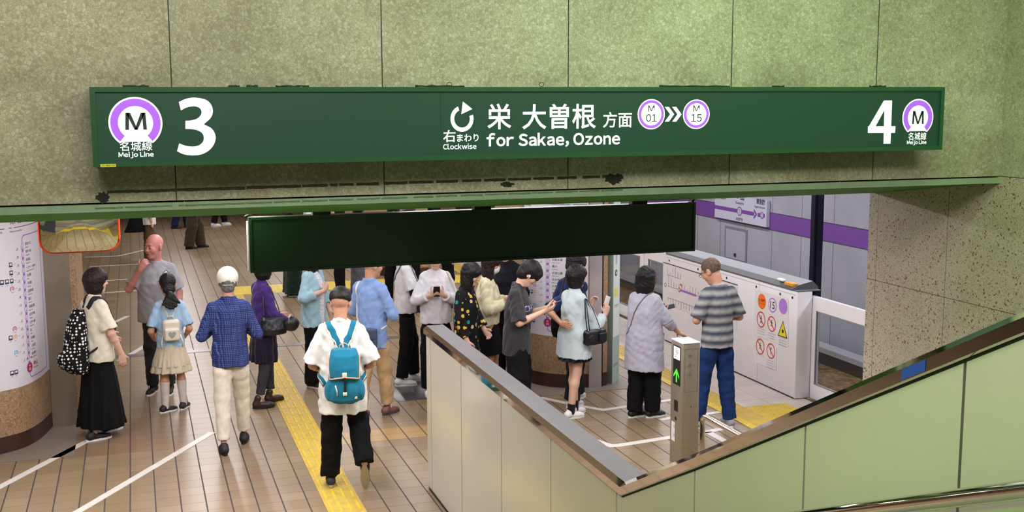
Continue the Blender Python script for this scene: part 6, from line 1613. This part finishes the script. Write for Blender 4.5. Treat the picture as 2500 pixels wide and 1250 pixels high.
S = SDF(); S.box((.285, .05, .955), (.048, .145, .085), .035, .02); S.disp = (.006, 28, 3); att(S.mesh('bag_body', .007, M_bl), t, p)
S = SDF(); S.box((.335, .125, .95), (.016, .055, .052), .012, .01); att(S.mesh('front_pocket', .007, M_bl), t, p)
S = SDF(); S.ell((.335, -.03, .95), (.012, .045, .045)); att(S.mesh('round_patch', .007, M_bl), t, p)
for dx in (-.02, .02): att(MB().tube(path_spline([(.285 + dx, -.04, 1.03), (.26 + dx, -.045, 1.20), (.20 + dx * .3, -.01, 1.375), (.235 + dx, .05, 1.25), (.285 + dx, .12, 1.03)], 6), .007, 8, flat=.6).build('handle', M_bl), t, p)
for yy in (-.04, .12): att(MB().tube([(.30, yy + .014 * math.cos(a), 1.035 + .014 * math.sin(a)) for a in np.linspace(0, 6.28, 11)], .004, 6).build('metal_ring', M_mirror), t, p)

# --- grey tunic woman and the person hidden behind her
r, I = person('person in long pale grey tunic and black trousers reaching a hand to the bollard', gz(1571, 1018)[:2], -46, 1.57, dict(
    face=False, head=(-8, 6, 0), hair=('halfup', H_black), fat=1.1,
    top=dict(mat=cloth('pale_lilac_grey_tunic', (176, 174, 190)), hem=.56, loose=1.26, flare=1.12, sleeve=.98, sr=.072, cuff=.070, name='tunic', fold=.007),
    bottom=dict(kind='trousers', w=.10, w2=.088, hem=.08, mat=F_black),
    armR=((.245, .08, 1.10), (.32, .25, .95), (.25, .8, -.35), (0, 0, -1), 15), armL=((-.18, .12, 1.10), (.04, .32, 1.17), (.7, .6, .2), (0, -.2, 1), 35),
    legL=dict(at=(-.09, -.05), rot=-35), legR=dict(at=(.09, .04), rot=-38), shoes=BK))
S = SDF(); e, w = V3(.245, .08, 1.10), V3(.32, .25, .95); S.cone(I['sh'][1] + (e - I['sh'][1]) * .8, e, .066, .064, .01); S.cone(e, e + (w - e) * .30, .064, .062, .01); S.mesh('rolled_sleeve', .008, cloth('pale_lilac_grey_tunic', (176, 174, 190)), r)
phone(r, I, (.13, .385, 1.21), (.9, .3, .25), (-.2, -.5, .8), 'black smartphone in the hand of the person in the grey tunic', M_black)
strap(I['top'], [(-.145, -.05, .95), (-.10, -.14, 1.15), (-.02, -.13, 1.32), (.07, -.05, 1.425), (.12, .08, 1.3)], .007, mat('taupe_strap', (110, 98, 96), .6), r)
person('child with brown hair standing hidden in front of the grey tunic', gz(1574, 984)[:2], -60, 1.40, dict(hs=1.2, face=False, hair=('long', H_brown), top=dict(mat=cloth('peach_top', (226, 190, 170)), sleeve=.8), bottom=dict(kind='trousers', w=.085, w2=.07, mat=F_black), shoes=BB))

# --- striped T-shirt man
r, I = person('person in grey striped T-shirt and blue jeans standing behind the bollard', gz(1746, 1043)[:2], 4, 1.72, dict(
    sex='m', head=(34, 30, 0), hair=('buzz', H_buzz), skin=SK2, facekw=dict(brow=H_buzz),
    top=dict(mat=stripes(), hem=.83, loose=1.16, sleeve=.92, sr=.068, cuff=.074, name='t_shirt', collar=.008),
    bottom=dict(kind='trousers', w=.096, w2=.068, hem=.08, mat=denim('blue_jeans', (34, 58, 112))),
    armL=((-.245, -.01, 1.11), (-.12, .20, 1.08), (.7, .6, .2), (0, 0, 1), 40), armR=((.245, -.01, 1.11), (.12, .20, 1.08), (-.7, .6, .2), (0, 0, 1), 40),
    legL=dict(at=(-.16, .06)), legR=dict(at=(.15, -.02)), shoes=dict(mat=mat('grey_trainer', (150, 146, 150), .6), sole=WT['sole'])))
hc, R = I['hc'], I['R']; T = lambda x, y, z: tuple(hc + R @ V3(x, y, z))
mb = MB()
for q in (-1, 1):
    mb.tube([T(q * .030 + .022 * math.cos(a), .104, .004 + .017 * math.sin(a)) for a in np.linspace(0, 6.28, 17)], .0022, 6); mb.tube([T(q * .052, .103, .010), T(q * .078, .06, .012), T(q * .080, -.01, .006)], .0025, 6)
mb.tube([T(-.009, .106, .008), T(.009, .106, .008)], .002, 6); mb.build('glasses', M_black, r)

# --- far figures
person('person in olive brown trousers walking far back, seen from the knees down', gz(474, 606)[:2], -95, 1.72, dict(far=True, sex='m', hair=('short', H_black), top=dict(mat=F_navyblack, sleeve=1.8), bottom=dict(kind='trousers', w=.13, w2=.11, hem=.06, mat=cloth('olive_brown', (58, 48, 34))), legL=dict(at=(-.09, .14)), legR=dict(at=(.09, -.10)), shoes=BB))
person('distant person in blue jeans and dark shoes behind the olive trousers', gz(442, 557)[:2], -92, 1.7, dict(far=True, hair=('short', H_black), top=dict(mat=F_navyblack, sleeve=1.8), bottom=dict(kind='trousers', w=.10, w2=.085, hem=.08, mat=denim('dark_jeans', (32, 42, 74))), legL=dict(at=(-.09, .16)), legR=dict(at=(.09, -.16)), shoes=BB))
person('distant person in black trousers and white shoes stepping right', gz(534, 551)[:2], -90, 1.7, dict(far=True, hair=('short', H_black), top=dict(mat=F_black, sleeve=1.8), bottom=dict(kind='trousers', w=.09, w2=.075, hem=.09, mat=F_black), legL=dict(at=(-.09, .16)), legR=dict(at=(.09, -.12)), shoes=WT))
r, I = person('person in khaki trousers and white top behind the bald person', gz(366, 640)[:2], -80, 1.66, dict(far=True, hair=('bob', H_black), top=dict(mat=cloth('white_shirt', (224, 222, 218)), hem=.80, loose=1.5, sleeve=1.6), bottom=dict(kind='trousers', w=.115, w2=.10, hem=.06, mat=cloth('khaki_brown', (96, 78, 52))), shoes=BB))
p = V3(.15, -.26, .95); t = bag_root('large black shoulder bag hanging behind the bald person', 'bag', r, p); t.name = 'shoulder_bag'
S = SDF(); S.loft([(.66, .1, -.30, .12, .21), (.78, .1, -.28, .12, .17), (.98, .1, -.25, .08, .12), (1.08, .1, -.22, .04, .06)], .03); att(S.mesh('bag_body', .012, F_black), t, p)
for px, py, lb, hr, tp, hd in ((960, 500, 'distant dark-haired person in a mask in the gap above the hanging sign', H_black, F_black, 170), (1000, 505, 'distant person in brownish top in the gap above the hanging sign', H_dark, cloth('brown_top', (120, 88, 72)), 150), (1090, 500, 'distant brown-haired person in the gap above the hanging sign', H_brown, cloth('pale_grey_top', (200, 200, 204)), -90), (1225, 498, 'distant black-haired person near the round pier above the hanging sign', H_black, F_navyblack, -100), (828, 496, 'distant person in white top in the gap above the hanging sign', H_black, cloth('white_tee', (216, 216, 220)), 90)):
    q_ = gz(px, py, 1.64); r, I = person(lb, q_[:2], hd, 1.64, dict(far=True, hair=('bob', hr), top=dict(mat=tp, sleeve=1.8), bottom=dict(kind='trousers', mat=F_black), shoes=BB))
    if hd == 170: mask(I, r)
for o in bpy.data.objects:
    if o.name in ('person.004', 'person.005', 'backpack.002', 'handbag'): o.location.z += .009
    if o.name in ('person.011', 'person.012', 'sling_bag', 'tote_bag', 'smartphone'): o.location.z += .004

GR = {'floor_line': 'white lines taped on the tiled floor', 'screen_door_case': 'screen door cases along the platform edge', 'sliding_screen_door': 'sliding screen door leaves', 'pier': 'stone piers along the platform', 'running_rail': 'rails in the track pit', 'tar_blotch': 'torn black patches on the beam', 'tape_residue': 'tape lines on the beam', 'smartphone': 'smartphones held by waiting people', 'person': 'people on the platform'}
for o in list(bpy.data.objects):
    k = o.name.split('.')[0]
    if o.parent is None and k in GR and 'label' in o: o['group'] = GR[k]
